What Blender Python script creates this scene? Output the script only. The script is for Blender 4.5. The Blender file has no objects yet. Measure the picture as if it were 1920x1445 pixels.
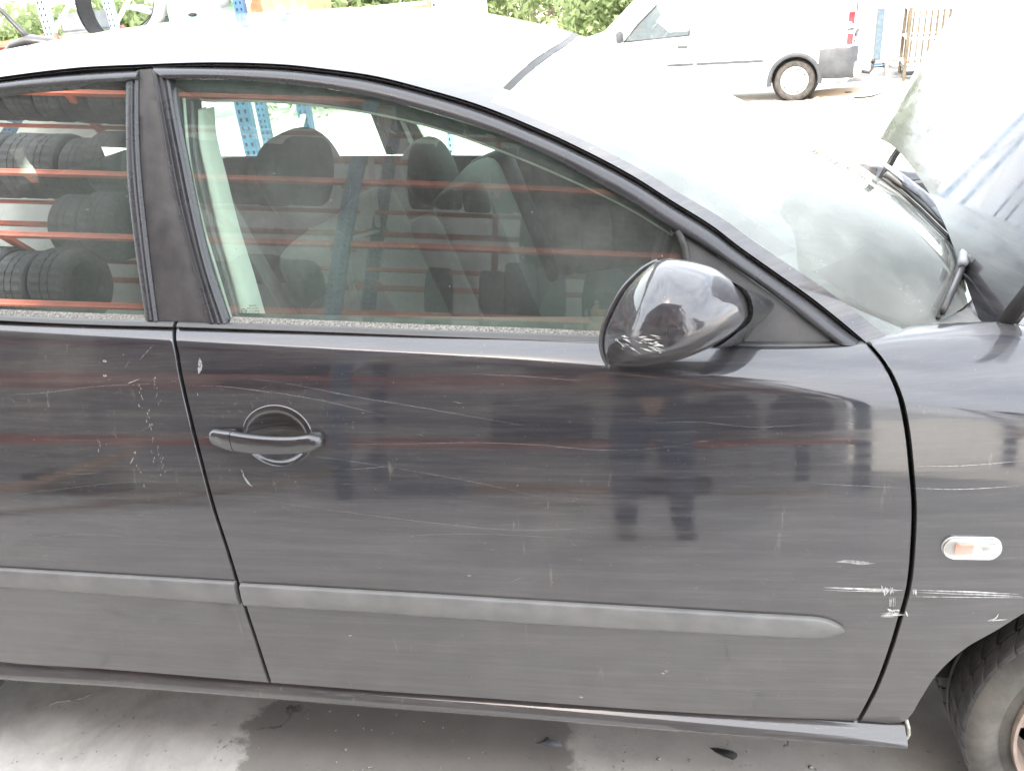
import bpy, bmesh, math, random
import numpy as np
from math import radians, sin, cos, pi, sqrt
from mathutils import Vector, Matrix
R = random.Random(7)
SC = bpy.context.scene
COL = SC.collection

# ------------------------------------------------------------------ camera
CAM_LOC = np.array([0.0, -1.14, 1.486])
PITCH, YAW, ROLL, FPX = radians(26), radians(12), radians(5.5), 1560.0
cF = np.array([-sin(YAW)*cos(PITCH), cos(YAW)*cos(PITCH), -sin(PITCH)])
r0 = np.array([cos(YAW), sin(YAW), 0.0]); u0 = np.cross(r0, cF)
cR = cos(ROLL)*r0 - sin(ROLL)*u0
cU = sin(ROLL)*r0 + cos(ROLL)*u0
camd = bpy.data.cameras.new('camera'); cam = bpy.data.objects.new('camera', camd); COL.objects.link(cam)
camd.sensor_width = 36.0; camd.lens = 36.0*FPX/1920.0; camd.clip_start = 0.02; camd.clip_end = 2000
cam.matrix_world = Matrix(((cR[0], cU[0], -cF[0], CAM_LOC[0]), (cR[1], cU[1], -cF[1], CAM_LOC[1]), (cR[2], cU[2], -cF[2], CAM_LOC[2]), (0, 0, 0, 1)))
SC.camera = cam

# ------------------------------------------------------------------ sky, sun, exposure
SUN_EL, SUN_AZ = radians(47), radians(196)      # azimuth from +y towards +x
W = bpy.data.worlds.new('World'); SC.world = W; W.use_nodes = True
wn = W.node_tree; wn.nodes.clear()
bg = wn.nodes.new('ShaderNodeBackground'); wo = wn.nodes.new('ShaderNodeOutputWorld')
sk = wn.nodes.new('ShaderNodeTexSky'); sk.sky_type = 'NISHITA'; sk.sun_disc = False
sk.sun_elevation = SUN_EL; sk.sun_rotation = SUN_AZ; sk.air_density = 1.2; sk.dust_density = 6.0
bg.inputs[1].default_value = 0.15
# thin bright cloud veil with gaps of blue
tc = wn.nodes.new('ShaderNodeTexCoord'); mp = wn.nodes.new('ShaderNodeMapping'); mp.inputs['Scale'].default_value = (1, 1, 2.6)
nz = wn.nodes.new('ShaderNodeTexNoise'); nz.inputs['Scale'].default_value = 2.2; nz.inputs['Detail'].default_value = 6; nz.inputs['Roughness'].default_value = .6; nz.inputs['Distortion'].default_value = .4
mr = wn.nodes.new('ShaderNodeMapRange'); mr.interpolation_type = 'SMOOTHSTEP'
for i_, v_ in enumerate((.30, .62, .45, .95)): mr.inputs[i_+1].default_value = v_
mx = wn.nodes.new('ShaderNodeMix'); mx.data_type = 'RGBA'; mx.inputs[7].default_value = (6.6, 6.9, 7.3, 1)
wn.links.new(tc.outputs['Generated'], mp.inputs[0]); wn.links.new(mp.outputs[0], nz.inputs['Vector']); wn.links.new(nz.outputs['Fac'], mr.inputs[0])
wn.links.new(mr.outputs[0], mx.inputs[0]); wn.links.new(sk.outputs[0], mx.inputs[6])
wn.links.new(mx.outputs[2], bg.inputs[0]); wn.links.new(bg.outputs[0], wo.inputs[0])
sl = bpy.data.lights.new('sun', 'SUN'); sl.energy = 2.4; sl.angle = radians(0.5); sl.color = (1, .95, .87)
so = bpy.data.objects.new('sun', sl); COL.objects.link(so)
sd = Vector((sin(SUN_AZ)*cos(SUN_EL), cos(SUN_AZ)*cos(SUN_EL), sin(SUN_EL)))
so.rotation_euler = sd.to_track_quat('Z', 'Y').to_euler()
SC.view_settings.view_transform = 'Standard'; SC.view_settings.look = 'None'
SC.view_settings.gamma = 1; SC.view_settings.use_curve_mapping = False
SC.view_settings.exposure = 2.4
SC.cycles.use_denoising = True
SC.cycles.max_bounces = 10; SC.cycles.transparent_max_bounces = 24; SC.cycles.glossy_bounces = 6
SC.cycles.caustics_reflective = False; SC.cycles.caustics_refractive = False
SC.cycles.sample_clamp_indirect = 8

GZ = -0.11                                     # level of the yard beside the car
def gz(y): return GZ-.045*min(14, max(0, y-2.5))   # the yard falls away gently

# ------------------------------------------------------------------ materials
class NT:
    def __init__(s, name):
        s.m = bpy.data.materials.new(name); s.m.use_nodes = True; s.t = s.m.node_tree
        s.t.nodes.clear(); s.out = s.n('ShaderNodeOutputMaterial')
    def n(s, ty, **kw):
        o = s.t.nodes.new(ty)
        for k, v in kw.items(): setattr(o, k, v)
        return o
    def l(s, a, b): s.t.links.new(a, b)
    def v(s, sock, val):
        if hasattr(val, 'links') or hasattr(val, 'is_linked'): s.l(val, sock)
        else: sock.default_value = val
    def co(s, scale=(1, 1, 1), rot=(0, 0, 0), loc=(0, 0, 0)):
        c = s.n('ShaderNodeTexCoord'); m = s.n('ShaderNodeMapping')
        m.inputs['Scale'].default_value = scale; m.inputs['Rotation'].default_value = rot; m.inputs['Location'].default_value = loc
        s.l(c.outputs['Object'], m.inputs[0]); return m.outputs[0]
    def noise(s, vec, scale, detail=4, rough=.6, dist=0):
        o = s.n('ShaderNodeTexNoise'); o.inputs['Scale'].default_value = scale; o.inputs['Detail'].default_value = detail
        o.inputs['Roughness'].default_value = rough; o.inputs['Distortion'].default_value = dist
        s.l(vec, o.inputs['Vector']); return o.outputs['Fac']
    def ramp(s, fac, a, b, va=0.0, vb=1.0):
        o = s.n('ShaderNodeMapRange'); o.interpolation_type = 'SMOOTHSTEP'
        s.v(o.inputs[0], fac)
        for i, x in enumerate((a, b, va, vb)): s.v(o.inputs[i+1], x)
        return o.outputs[0]
    def math(s, op, a, b=0.0):
        o = s.n('ShaderNodeMath', operation=op); s.v(o.inputs[0], a); s.v(o.inputs[1], b); return o.outputs[0]
    def mix(s, fac, a, b):
        o = s.n('ShaderNodeMix', data_type='RGBA'); s.v(o.inputs[0], fac)
        for sock, c in ((o.inputs[6], a), (o.inputs[7], b)):
            if isinstance(c, (tuple, list)): sock.default_value = (*c[:3], 1)
            else: s.l(c, sock)
        return o.outputs[2]
    def prin(s, **kw):
        o = s.n('ShaderNodeBsdfPrincipled')
        for k, val in kw.items():
            k = {'base': 'Base Color', 'rough': 'Roughness', 'metal': 'Metallic', 'spec': 'Specular IOR Level', 'coat': 'Coat Weight', 'coatr': 'Coat Roughness',
                 'trans': 'Transmission Weight', 'alpha': 'Alpha', 'normal': 'Normal', 'ior': 'IOR'}.get(k, k)
            if isinstance(val, (tuple, list)) and len(val) == 3: o.inputs[k].default_value = (*val, 1)
            else: s.v(o.inputs[k], val)
        return o
    def bump(s, h, strength=.3, dist=.01):
        o = s.n('ShaderNodeBump'); o.inputs['Strength'].default_value = strength; o.inputs['Distance'].default_value = dist
        s.l(h, o.inputs['Height']); return o.outputs[0]
    def end(s, sh): s.l(sh.outputs[0] if hasattr(sh, 'outputs') else sh, s.out.inputs[0]); return s.m
    def mixsh(s, fac, a, b):
        o = s.n('ShaderNodeMixShader'); s.v(o.inputs[0], fac); s.l(a.outputs[0], o.inputs[1]); s.l(b.outputs[0], o.inputs[2]); return o
    def sepz(s, vec=None):
        o = s.n('ShaderNodeSeparateXYZ')
        if vec is None: vec = s.co()
        s.l(vec, o.inputs[0]); return o.outputs

def simple(name, base, rough=.6, metal=0.0, var=.25, scale=12, bump=0.0, spec=.5, coat=0.0, stretch=(1, 1, 1)):
    t = NT(name); c = t.co(stretch)
    n1 = t.noise(c, scale); f = t.ramp(n1, .3, .7)
    lo = tuple(x*(1-var) for x in base); hi = tuple(min(1, x*(1+var)) for x in base)
    n2 = t.noise(c, scale*3.1)
    kw = {}
    if bump: kw['normal'] = t.bump(n2, bump, .004)
    return t.end(t.prin(base=t.mix(f, lo, hi), rough=t.ramp(n2, .2, .8, max(.02, rough-.08), min(1, rough+.08)), metal=metal, spec=spec, coat=coat, **kw))

def make_paint(name, tone=(.010, .0105, .016), dust_haze=1.0, coat=1.0):
    t = NT(name)
    c = t.co((1.2, 1.2, 26)); brush = t.noise(c, 2.2, 5, .65)              # wiping marks running along the car
    c2 = t.co((5, 5, 90)); fine = t.noise(c2, 3.0, 4, .7)
    c3 = t.co(); spots = t.noise(c3, 210, 2, .5); blotch = t.noise(c3, 3.3, 5, .6)
    drip = t.noise(t.co((38, 38, 2.4)), 1.6, 4, .7)
    z = t.sepz()
    low = t.ramp(z[2], .78, .35, 0.0, .06)                                 # road film low on the doors
    d = t.math('ADD', t.ramp(brush, .35, .8, .02, .085), t.ramp(fine, .5, .8, 0, .05))
    d = t.math('ADD', d, low); d = t.math('ADD', d, t.ramp(blotch, .5, .8, 0, .06))
    dr = t.math('MULTIPLY', t.ramp(drip, .62, .74, 0, .16), t.ramp(blotch, .48, .62))
    d = t.math('ADD', d, dr)
    d = t.math('ADD', d, t.ramp(spots, .74, .79, 0, .30))
    d = t.math('MULTIPLY', d, dust_haze*1.0)
    flake = t.noise(c3, 900, 1, .5)
    base = t.mix(t.ramp(flake, .4, .7, 0, .5), tone, tuple(x*2.6 for x in tone))
    h = t.math('ADD', t.math('MULTIPLY', t.noise(c3, 2.3, 2, .5), .6), t.math('MULTIPLY', t.noise(t.co((3, 3, 40)), 3, 3, .5), .08))
    car = t.prin(base=base, rough=.45, metal=.35, spec=.4, coat=coat, coatr=t.ramp(brush, .3, .8, .03, .13), normal=t.bump(h, .10, .02))
    car.inputs['Coat IOR'].default_value = 1.72
    t.l(t.bump(h, .05, .015), car.inputs['Coat Normal'])
    du = t.prin(base=(.47, .425, .365), rough=.9, spec=.1)
    return t.end(t.mixsh(d, car, du))

def make_glass(name, tint, dust_haze=.035, refl=2.25, marks=1.0):
    t = NT(name); c = t.co()
    tr = t.n('ShaderNodeBsdfTransparent'); tr.inputs[0].default_value = (*tint, 1)
    gl = t.n('ShaderNodeBsdfGlossy'); gl.inputs['Roughness'].default_value = .0; gl.inputs[0].default_value = (.94, 1, .96, 1)
    fr = t.n('ShaderNodeFresnel'); fr.inputs[0].default_value = 1.5
    f = t.math('MINIMUM', t.math('MULTIPLY', fr.outputs[0], refl), .97)
    a = t.mixsh(f, tr, gl)
    st = t.noise(t.co((70, 70, 3)), 1.5, 5, .7); sp = t.noise(c, 190, 2, .5); bl = t.noise(c, 4, 4, .6)
    d = t.math('ADD', t.ramp(bl, .3, .8, dust_haze*.5, dust_haze*1.7), t.math('MULTIPLY', t.ramp(st, .55, .8, 0, .07), marks))
    d = t.math('ADD', d, t.math('MULTIPLY', t.ramp(sp, .73, .78, 0, .35), marks))
    df = t.n('ShaderNodeBsdfDiffuse'); df.inputs[0].default_value = (.55, .56, .52, 1)
    return t.end(t.mixsh(d, a, df))

M = {}
M['paint'] = make_paint('dark_blue_black_paint')
M['paint_skylit'] = make_paint('skylit_roof_paint', dust_haze=2.4)  # pale dust raised to paint the sky's white reflection onto upper panels
M['mirror_paint'] = make_paint('mirror_paint', dust_haze=.75)
M['handle_paint'] = make_paint('handle_paint', tone=(.012, .012, .014), dust_haze=.25)
M['glass'] = make_glass('green_tinted_glass', (.76, .90, .81), dust_haze=.085)  # dust layer doubles as a painted milky haze that lifts dark areas
M['windscreen'] = make_glass('windscreen_glass', (.62, .74, .68), dust_haze=.26, refl=2.1)  # extra pale dust paints the white sky reflection into the screen
M['clear'] = make_glass('clear_lens', (.93, .93, .92), dust_haze=.06, refl=2.0, marks=.3)
def make_trim(name, base, rough, dust_haze):
    t = NT(name); c = t.co(); n = t.noise(t.co((3, 3, 3)), 5, 5, .65); sp = t.noise(c, 230, 3, .6); g = t.noise(c, 600, 2, .5)
    col = t.mix(t.ramp(n, .3, .75, dust_haze*.3, dust_haze), base, (.36, .345, .32))
    col = t.mix(t.ramp(sp, .70, .78, 0, .35), col, (.45, .43, .40))
    return t.end(t.prin(base=col, rough=t.ramp(n, .3, .7, rough-.07, rough+.08), spec=.55, normal=t.bump(g, .12, .002)))
M['trim'] = make_trim('weathered_black_plastic', (.030, .029, .031), .38, .14)
M['stalk'] = make_trim('glossy_black_plastic', (.018, .018, .02), .22, .06)
M['trim_frame'] = make_trim('satin_black_frame', (.030, .030, .034), .27, .045)
M['rubber'] = make_trim('old_rubber_seal', (.016, .015, .015), .6, .10)
M['gutter'] = make_trim('dusty_roof_channel', (.020, .017, .015), .7, .14)
M['strip'] = make_trim('grey_side_moulding', (.115, .115, .113), .36, .32)
M['dark'] = simple('matt_black', (.012, .012, .013), .8)  # plain black for jambs, liners, openings and other dark parts
M['white_seal'] = simple('crusty_window_seal', (.20, .19, .17), .8, var=.6, scale=300, bump=.4)
M['seat'] = simple('grey_seat_cloth', (.085, .09, .088), .95, var=.12, scale=90, bump=.15)
M['seat_dark'] = simple('dark_seat_bolster', (.035, .037, .038), .9, var=.12, scale=60, bump=.15)
M['cabin'] = simple('grey_cabin_plastic', (.19, .195, .19), .7, bump=.3)
M['pale'] = simple('lit_pillar_trim', (.72, .73, .68), .75, var=.08)  # pale tone carries the lit look of the pillar's inner edge
M['headliner'] = simple('pale_headlining', (.45, .45, .42), .95, var=.06)
M['arm'] = simple('faded_wiper_paint', (.30, .31, .34), .45, var=.2)
M['rail_lining'] = simple('grey_rail_lining', (.13, .14, .15), .9, var=.2, scale=30)
M['belt'] = simple('grey_seat_belt', (.16, .16, .16), .8, bump=.2)
M['scratch'] = simple('bare_scratch', (.62, .62, .60), .7, var=.3, scale=80)
M['bird'] = simple('dried_droppings', (.50, .48, .41), .9, var=.3, scale=90, bump=.4)
def make_faint(name, col, a):
    t = NT(name); n = t.noise(t.co((30, 30, 30)), 4, 4, .7)
    tr = t.n('ShaderNodeBsdfTransparent'); d = t.n('ShaderNodeBsdfDiffuse'); d.inputs[0].default_value = (*col, 1)
    return t.end(t.mixsh(t.ramp(n, .25, .7, a*.25, a), tr, d))
M['faint'] = make_faint('faint_scratch', (.60, .60, .59), .27)
M['scuff'] = make_faint('white_scuff', (.78, .79, .77), .9)
M['smear'] = make_faint('chalky_smear', (.62, .62, .60), .55)
M['alu'] = simple('dull_aluminium', (.55, .55, .55), .35, metal=.9, var=.2, scale=30)
M['rim'] = simple('rust_stained_rim_paint', (.40, .31, .26), .4, metal=.3, var=.15, scale=20)
M['steel_dark'] = simple('dark_steel', (.05, .05, .05), .5, metal=.6)
M['bulb'] = simple('amber_bulb', (.62, .25, .15), .35)
M['white_in'] = simple('white_reflector', (.50, .48, .45), .35, var=.05)
M['white_paint'] = simple('white_van_paint', (.80, .80, .78), .35, var=.04, scale=3, coat=.6)
M['white_plastic'] = simple('white_plastic', (.78, .78, .75), .5, var=.08)
M['grey_plastic'] = simple('grey_bumper_plastic', (.17, .18, .19), .6, var=.2, scale=6)
M['van_grey'] = simple('dark_grey_van_plastic', (.040, .042, .046), .6, var=.25, scale=6)
M['van_tyre'] = simple('van_tyre_rubber', (.045, .040, .035), .85, var=.4, scale=20)
M['red_lens'] = simple('red_lens', (.30, .008, .015), .2, var=.2, coat=1)
M['blue_steel'] = simple('blue_rack_paint', (.05, .12, .22), .5, var=.2, scale=8)
M['dull_blue'] = simple('dusty_blue_rack_paint', (.085, .13, .18), .6, var=.2, scale=8)
M['post_blue'] = simple('faded_blue_paint', (.085, .12, .15), .6)
M['cage_steel'] = simple('rusty_cage_steel', (.085, .065, .040), .7, var=.3)
M['brown_paint'] = simple('rust_brown_paint', (.10, .045, .02), .5, var=.3)
M['pale_blue'] = simple('pale_blue_steel', (.28, .42, .58), .5, var=.15)
M['orange'] = simple('orange_beam_paint', (.46, .125, .075), .5, var=.2, scale=6)
M['galv'] = simple('galvanised_steel', (.22, .225, .23), .45, metal=.6, var=.15)
M['green_plastic'] = simple('green_bumper_paint', (.24, .44, .30), .4, var=.15, coat=.4)
M['cardboard'] = simple('brown_cardboard', (.42, .25, .13), .9, var=.2)
M['wood'] = simple('weathered_wood', (.30, .22, .14), .85, var=.35, scale=5, bump=.4, stretch=(1, 14, 14))
M['panel_grey'] = simple('grey_metal_panels', (.50, .50, .47), .6, var=.12, scale=3)
M['sheet'] = simple('corrugated_sheet', (.09, .11, .14), .55, var=.2, scale=4)
M['skin'] = simple('skin', (.45, .27, .18), .5, var=.08)
M['shirt'] = simple('dark_cotton', (.05, .055, .07), .9, var=.2, bump=.2)
M['jeans'] = simple('blue_denim', (.05, .07, .12), .9, var=.3, scale=40, bump=.2)
M['boot'] = simple('black_boot', (.02, .02, .02), .6)
M['phone'] = simple('black_phone', (.015, .015, .015), .2)
M['rubber_tyre'] = simple('worn_tyre_rubber', (.022, .022, .023), .75, var=.35, scale=9, bump=.3)
def make_tyre():
    t = NT('dusty_tyre_rubber'); n = t.noise(t.co(), 9, 5, .65); g = t.noise(t.co(), 60, 4, .6)
    col = t.mix(t.ramp(n, .3, .75, .15, .6), (.028, .028, .027), (.26, .235, .20))
    return t.end(t.prin(base=col, rough=.85, normal=t.bump(g, .25, .003)))
M['tyre_dusty'] = make_tyre()
M['tread'] = simple('tyre_tread_rubber', (.085, .084, .080), .75, var=.3, scale=20, bump=.3)
WETC = [CAM_LOC[k]+(cF+cR*(750-960)/FPX-cU*(1420-722.5)/FPX)[k]*(GZ-CAM_LOC[2])/(cF+cR*(760-960)/FPX-cU*(1400-722.5)/FPX)[2] for k in (0, 1)]
WETR = .44
def make_concrete():
    t = NT('yard_concrete'); c = t.co()
    big = t.noise(c, 1.3, 5, .6); mid = t.noise(c, 9, 6, .65); fine = t.noise(c, 90, 4, .7)
    col = t.mix(t.ramp(big, .35, .7), (.60, .57, .52), (.74, .705, .645))
    col = t.mix(t.ramp(mid, .35, .75, 0, .5), col, (.42, .395, .365))
    col = t.mix(t.ramp(fine, .55, .75, 0, .35), col, (.80, .77, .73))
    s = t.sepz(t.co())
    # damp oil-stained patch beside the sill
    wob = t.math('MULTIPLY', t.math('SUBTRACT', t.noise(c, 6, 6, .7), .5), .75)
    ex = t.math('DIVIDE', t.math('SUBTRACT', s[0], WETC[0]), WETR); ey = t.math('DIVIDE', t.math('SUBTRACT', s[1], WETC[1]), .30)
    r = t.math('SQRT', t.math('ADD', t.math('MULTIPLY', ex, ex), t.math('MULTIPLY', ey, ey)))
    wet = t.ramp(t.math('ADD', r, wob), .98, .90, 0, 1)
    col = t.mix(t.math('MULTIPLY', wet, .72), col, (.21, .185, .165))
    # hairline cracks
    vo = t.n('ShaderNodeTexVoronoi', feature='DISTANCE_TO_EDGE'); vo.inputs['Scale'].default_value = .62
    wv = t.n('ShaderNodeVectorMath', operation='ADD'); t.l(c, wv.inputs[0])
    nz = t.n('ShaderNodeTexNoise'); nz.inputs['Scale'].default_value = 5; nz.inputs['Detail'].default_value = 6; t.l(c, nz.inputs['Vector'])
    sc_ = t.n('ShaderNodeVectorMath', operation='SCALE'); t.l(nz.outputs['Color'], sc_.inputs[0]); sc_.inputs['Scale'].default_value = .35
    t.l(sc_.outputs[0], wv.inputs[1]); t.l(wv.outputs[0], vo.inputs['Vector'])
    crack = t.math('MULTIPLY', t.ramp(vo.outputs['Distance'], .0035, .001, 0, 1), t.ramp(mid, .46, .56))
    col = t.mix(t.math('MULTIPLY', crack, .6), col, (.07, .06, .055))
    pits = t.ramp(t.noise(c, 42, 3, .6), .66, .74, 0, 1)
    col = t.mix(t.math('MULTIPLY', pits, .45), col, (.20, .18, .16))
    scum = t.ramp(t.noise(c, 3.1, 6, .7, .6), .50, .66, 0, 1)
    col = t.mix(t.math('MULTIPLY', scum, .30), col, (.30, .27, .24))
    h = t.math('SUBTRACT', t.math('ADD', t.math('MULTIPLY', mid, .5), t.math('MULTIPLY', fine, .3)), crack)
    rough = t.ramp(wet, 0, 1, .85, .42)
    return t.end(t.prin(base=col, rough=rough, spec=.4, normal=t.bump(h, .35, .006)))
M['concrete'] = make_concrete()
M['earth'] = simple('pale_dry_earth', (.50, .40, .30), .95, var=.15, scale=.6, bump=.3)
def make_leaf(name, a, b):
    t = NT(name); n = t.noise(t.co(), 1.6, 3, .6)
    p = t.prin(base=t.mix(t.ramp(n, .35, .65), a, b), rough=.7)
    tl = t.n('ShaderNodeBsdfTranslucent'); tl.inputs[0].default_value = (*[min(1, x*1.8) for x in b], 1)
    return t.end(t.mixsh(.5, p, tl))
M['leaf'] = make_leaf('green_leaves', (.12, .16, .065), (.17, .21, .10))
M['leaf_dry'] = make_leaf('olive_dry_leaves', (.15, .15, .045), (.26, .23, .08))
M['bark'] = simple('grey_bark', (.14, .11, .09), .95, var=.3, bump=.5)

# ------------------------------------------------------------------ object helpers
def link(name, me, mats=None, parent=None, smooth=True, kind=None):
    if not isinstance(mats, (list, tuple)): mats = [mats]
    for m in mats:
        if m is not None: me.materials.append(m)
    if smooth:
        me.polygons.foreach_set('use_smooth', [True]*len(me.polygons))
    o = bpy.data.objects.new(name, me); COL.objects.link(o)
    if parent is not None: o.parent = parent
    if kind: o['kind'] = kind
    return o
def tag(o, label=None, cat=None, group=None, kind=None):
    if label: o['label'] = label
    if cat: o['category'] = cat
    if group: o['group'] = group
    if kind: o['kind'] = kind
    return o
def empty(name, loc=(0, 0, 0), rz=0.0, label=None, cat=None, group=None):
    o = bpy.data.objects.new(name, None); COL.objects.link(o); o.location = loc; o.rotation_euler = (0, 0, rz)
    o.empty_display_size = .1
    return tag(o, label, cat, group)
def copy_tree(o, parent=None):
    c = o.copy(); COL.objects.link(c)
    if parent is not None: c.parent = parent
    for ch in o.children: copy_tree(ch, c)
    return c
def mesh(name, V, F):
    me = bpy.data.meshes.new(name); me.from_pydata([tuple(map(float, v)) for v in V], [], F); me.update(); return me

class MB:
    def __init__(s): s.V = []; s.F = []
    def add(s, V, F):
        b = len(s.V); s.V += [tuple(v) for v in V]; s.F += [tuple(i+b for i in f) for f in F]; return s
    def box(s, c, d, rot=None, bev=0.0):
        x, y, z = [k/2 for k in d]
        if bev <= 0:
            V = [Vector((i*x, j*y, k*z)) for i in (-1, 1) for j in (-1, 1) for k in (-1, 1)]
            F = [(0, 1, 3, 2), (4, 6, 7, 5), (0, 4, 5, 1), (2, 3, 7, 6), (0, 2, 6, 4), (1, 5, 7, 3)]
        else:
            b = min(bev, x*.9, y*.9, z*.9); bm = bmesh.new(); bmesh.ops.create_cube(bm, size=1)
            for v in bm.verts: v.co = Vector((v.co.x*2*x, v.co.y*2*y, v.co.z*2*z))
            bmesh.ops.bevel(bm, geom=bm.edges[:], offset=b, segments=2, affect='EDGES', profile=.5)
            V = [v.co.copy() for v in bm.verts]; F = [tuple(v.index for v in f.verts) for f in bm.faces]; bm.free()
        m = rot or Matrix.Identity(3)
        return s.add([m @ v + Vector(c) for v in V], F)
    def bar(s, a, b, w, h=None, up=(0, 0, 1)):
        a, b = Vector(a), Vector(b); d = b-a; L = d.length; z = d.normalized(); u = Vector(up)
        if abs(z.dot(u)) > .99: u = Vector((1, 0, 0))
        x = u.cross(z).normalized(); y = z.cross(x); rot = Matrix((x, y, z)).transposed()
        return s.box((a+b)/2, (w, h or w, L), rot)
    def tube(s, pts, r, n=8, cap=True, squash=1.0):
        pts = [Vector(p) for p in pts]; rr = r if isinstance(r, (list, tuple)) else [r]*len(pts)
        V = []; F = []; ref = Vector((0.03, .02, 1)).normalized()
        for i, p in enumerate(pts):
            t = (pts[min(i+1, len(pts)-1)]-pts[max(i-1, 0)]).normalized()
            if abs(t.dot(ref)) > .97: ref = Vector((1, 0, .05)).normalized()
            x = ref.cross(t).normalized(); y = t.cross(x)
            for k in range(n):
                a = 2*pi*k/n; V.append(p+x*cos(a)*rr[i]+y*sin(a)*rr[i]*squash)
        for i in range(len(pts)-1):
            for k in range(n): F.append((i*n+k, i*n+(k+1) % n, (i+1)*n+(k+1) % n, (i+1)*n+k))
        if cap: F.append(tuple(range(n-1, -1, -1))); F.append(tuple((len(pts)-1)*n+k for k in range(n)))
        return s.add(V, F)
    def build(s, name, mat, parent=None, smooth=False, kind=None):
        return link(name, mesh(name, s.V, s.F), mat, parent, smooth, kind)
def boxo(name, c, d, mat, parent=None, bev=0.0, rot=None): return MB().box(c, d, rot, bev).build(name, mat, parent, smooth=bev > 0.02)

def autosmooth(o, ang=35):
    me = o.data; bm = bmesh.new(); bm.from_mesh(me)
    for e in bm.edges:
        e.smooth = len(e.link_faces) == 2 and e.calc_face_angle(0) < radians(ang)
    for f in bm.faces: f.smooth = True
    bm.to_mesh(me); bm.free(); return o
def grid_faces(n, m, flip=False):
    F = []
    for i in range(n-1):
        for j in range(m-1):
            a = i*m+j; q = (a, a+1, a+m+1, a+m); F.append(q[::-1] if flip else q)
    return F

# ------------------------------------------------------------------ car body surfaces (x forward, z up, y away from the viewer)
YC = 0.85                                      # the car's middle plane
def zb(x): return .965 - .058*(x+.1)           # height of the window line
def side(x, z):
    q = z-.47
    y = .37*q*q if q > 0 else .22*q*q
    w = .036 + .050*min(1.3, max(0, (x+.3)/.75))**1.5
    e = z-(zb(x)-.020-w)
    if e > 0: y += w*.98*(e/w)**2
    y += .045*max(0, x+.35)**2 + .012*max(0, -x-.8)**2
    return y
def green(x, z):                               # glasshouse
    h = max(-.05, z-zb(x))
    return .126 + .37*h + .15*h*h + .075*max(0, x+.45)**2 + .012*max(0, -x-.8)**2
def ray(px, py): return cF + cR*(px-960)/FPX - cU*(py-722.5)/FPX
def onto(px, py, surf, off=0.0):
    """point of the surface y = surf(x, z) - off seen at a place of the photograph"""
    d = ray(px, py); y = .05
    for _ in range(40):
        P = CAM_LOC + d*(y-CAM_LOC[1])/d[1]; y += .7*(surf(P[0], P[2])-off-y)
    return CAM_LOC + d*(y-CAM_LOC[1])/d[1]
def aty(px, py, Y): d = ray(px, py); return CAM_LOC + d*(Y-CAM_LOC[1])/d[1]
def atz(px, py, Z): d = ray(px, py); return CAM_LOC + d*(Z-CAM_LOC[2])/d[2]
def atg(px, py, lift=0.0):
    d = ray(px, py); z = GZ
    for _ in range(30): P = CAM_LOC + d*(z-CAM_LOC[2])/d[2]; z += .5*(gz(P[1])+lift-z)
    return P
def cur(pts, surf): return [(P[0], P[2]) for P in (onto(a, b, surf) for a, b in pts)]
def resample(c, n):
    c = np.array(c, float); 
    # Catmull-Rom refinement, then even spacing
    out = []
    for i in range(len(c)-1):
        p0 = c[i-1] if i else 2*c[0]-c[1]; p1, p2 = c[i], c[i+1]; p3 = c[i+2] if i+2 < len(c) else 2*c[-1]-c[-2]
        d1 = np.linalg.norm(p2-p1)+1e-9; d0 = np.linalg.norm(p1-p0)+1e-9; d2 = np.linalg.norm(p3-p2)+1e-9
        m1 = ((p1-p0)/d0*d1 + (p2-p1))/2; m2 = ((p2-p1) + (p3-p2)/d2*d1)/2
        for k in range(12):
            t = k/12; out.append((2*t**3-3*t*t+1)*p1+(t**3-2*t*t+t)*m1+(-2*t**3+3*t*t)*p2+(t**3-t*t)*m2)
    out.append(c[-1]); out = np.array(out)
    s = np.r_[0, np.cumsum(np.linalg.norm(np.diff(out, axis=0), axis=1))]
    u = np.linspace(0, s[-1], n)
    return np.stack([np.interp(u, s, out[:, k]) for k in range(out.shape[1])], 1)
def my(P, far): return (P[0], 2*YC-P[1], P[2]) if far else tuple(P)

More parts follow.
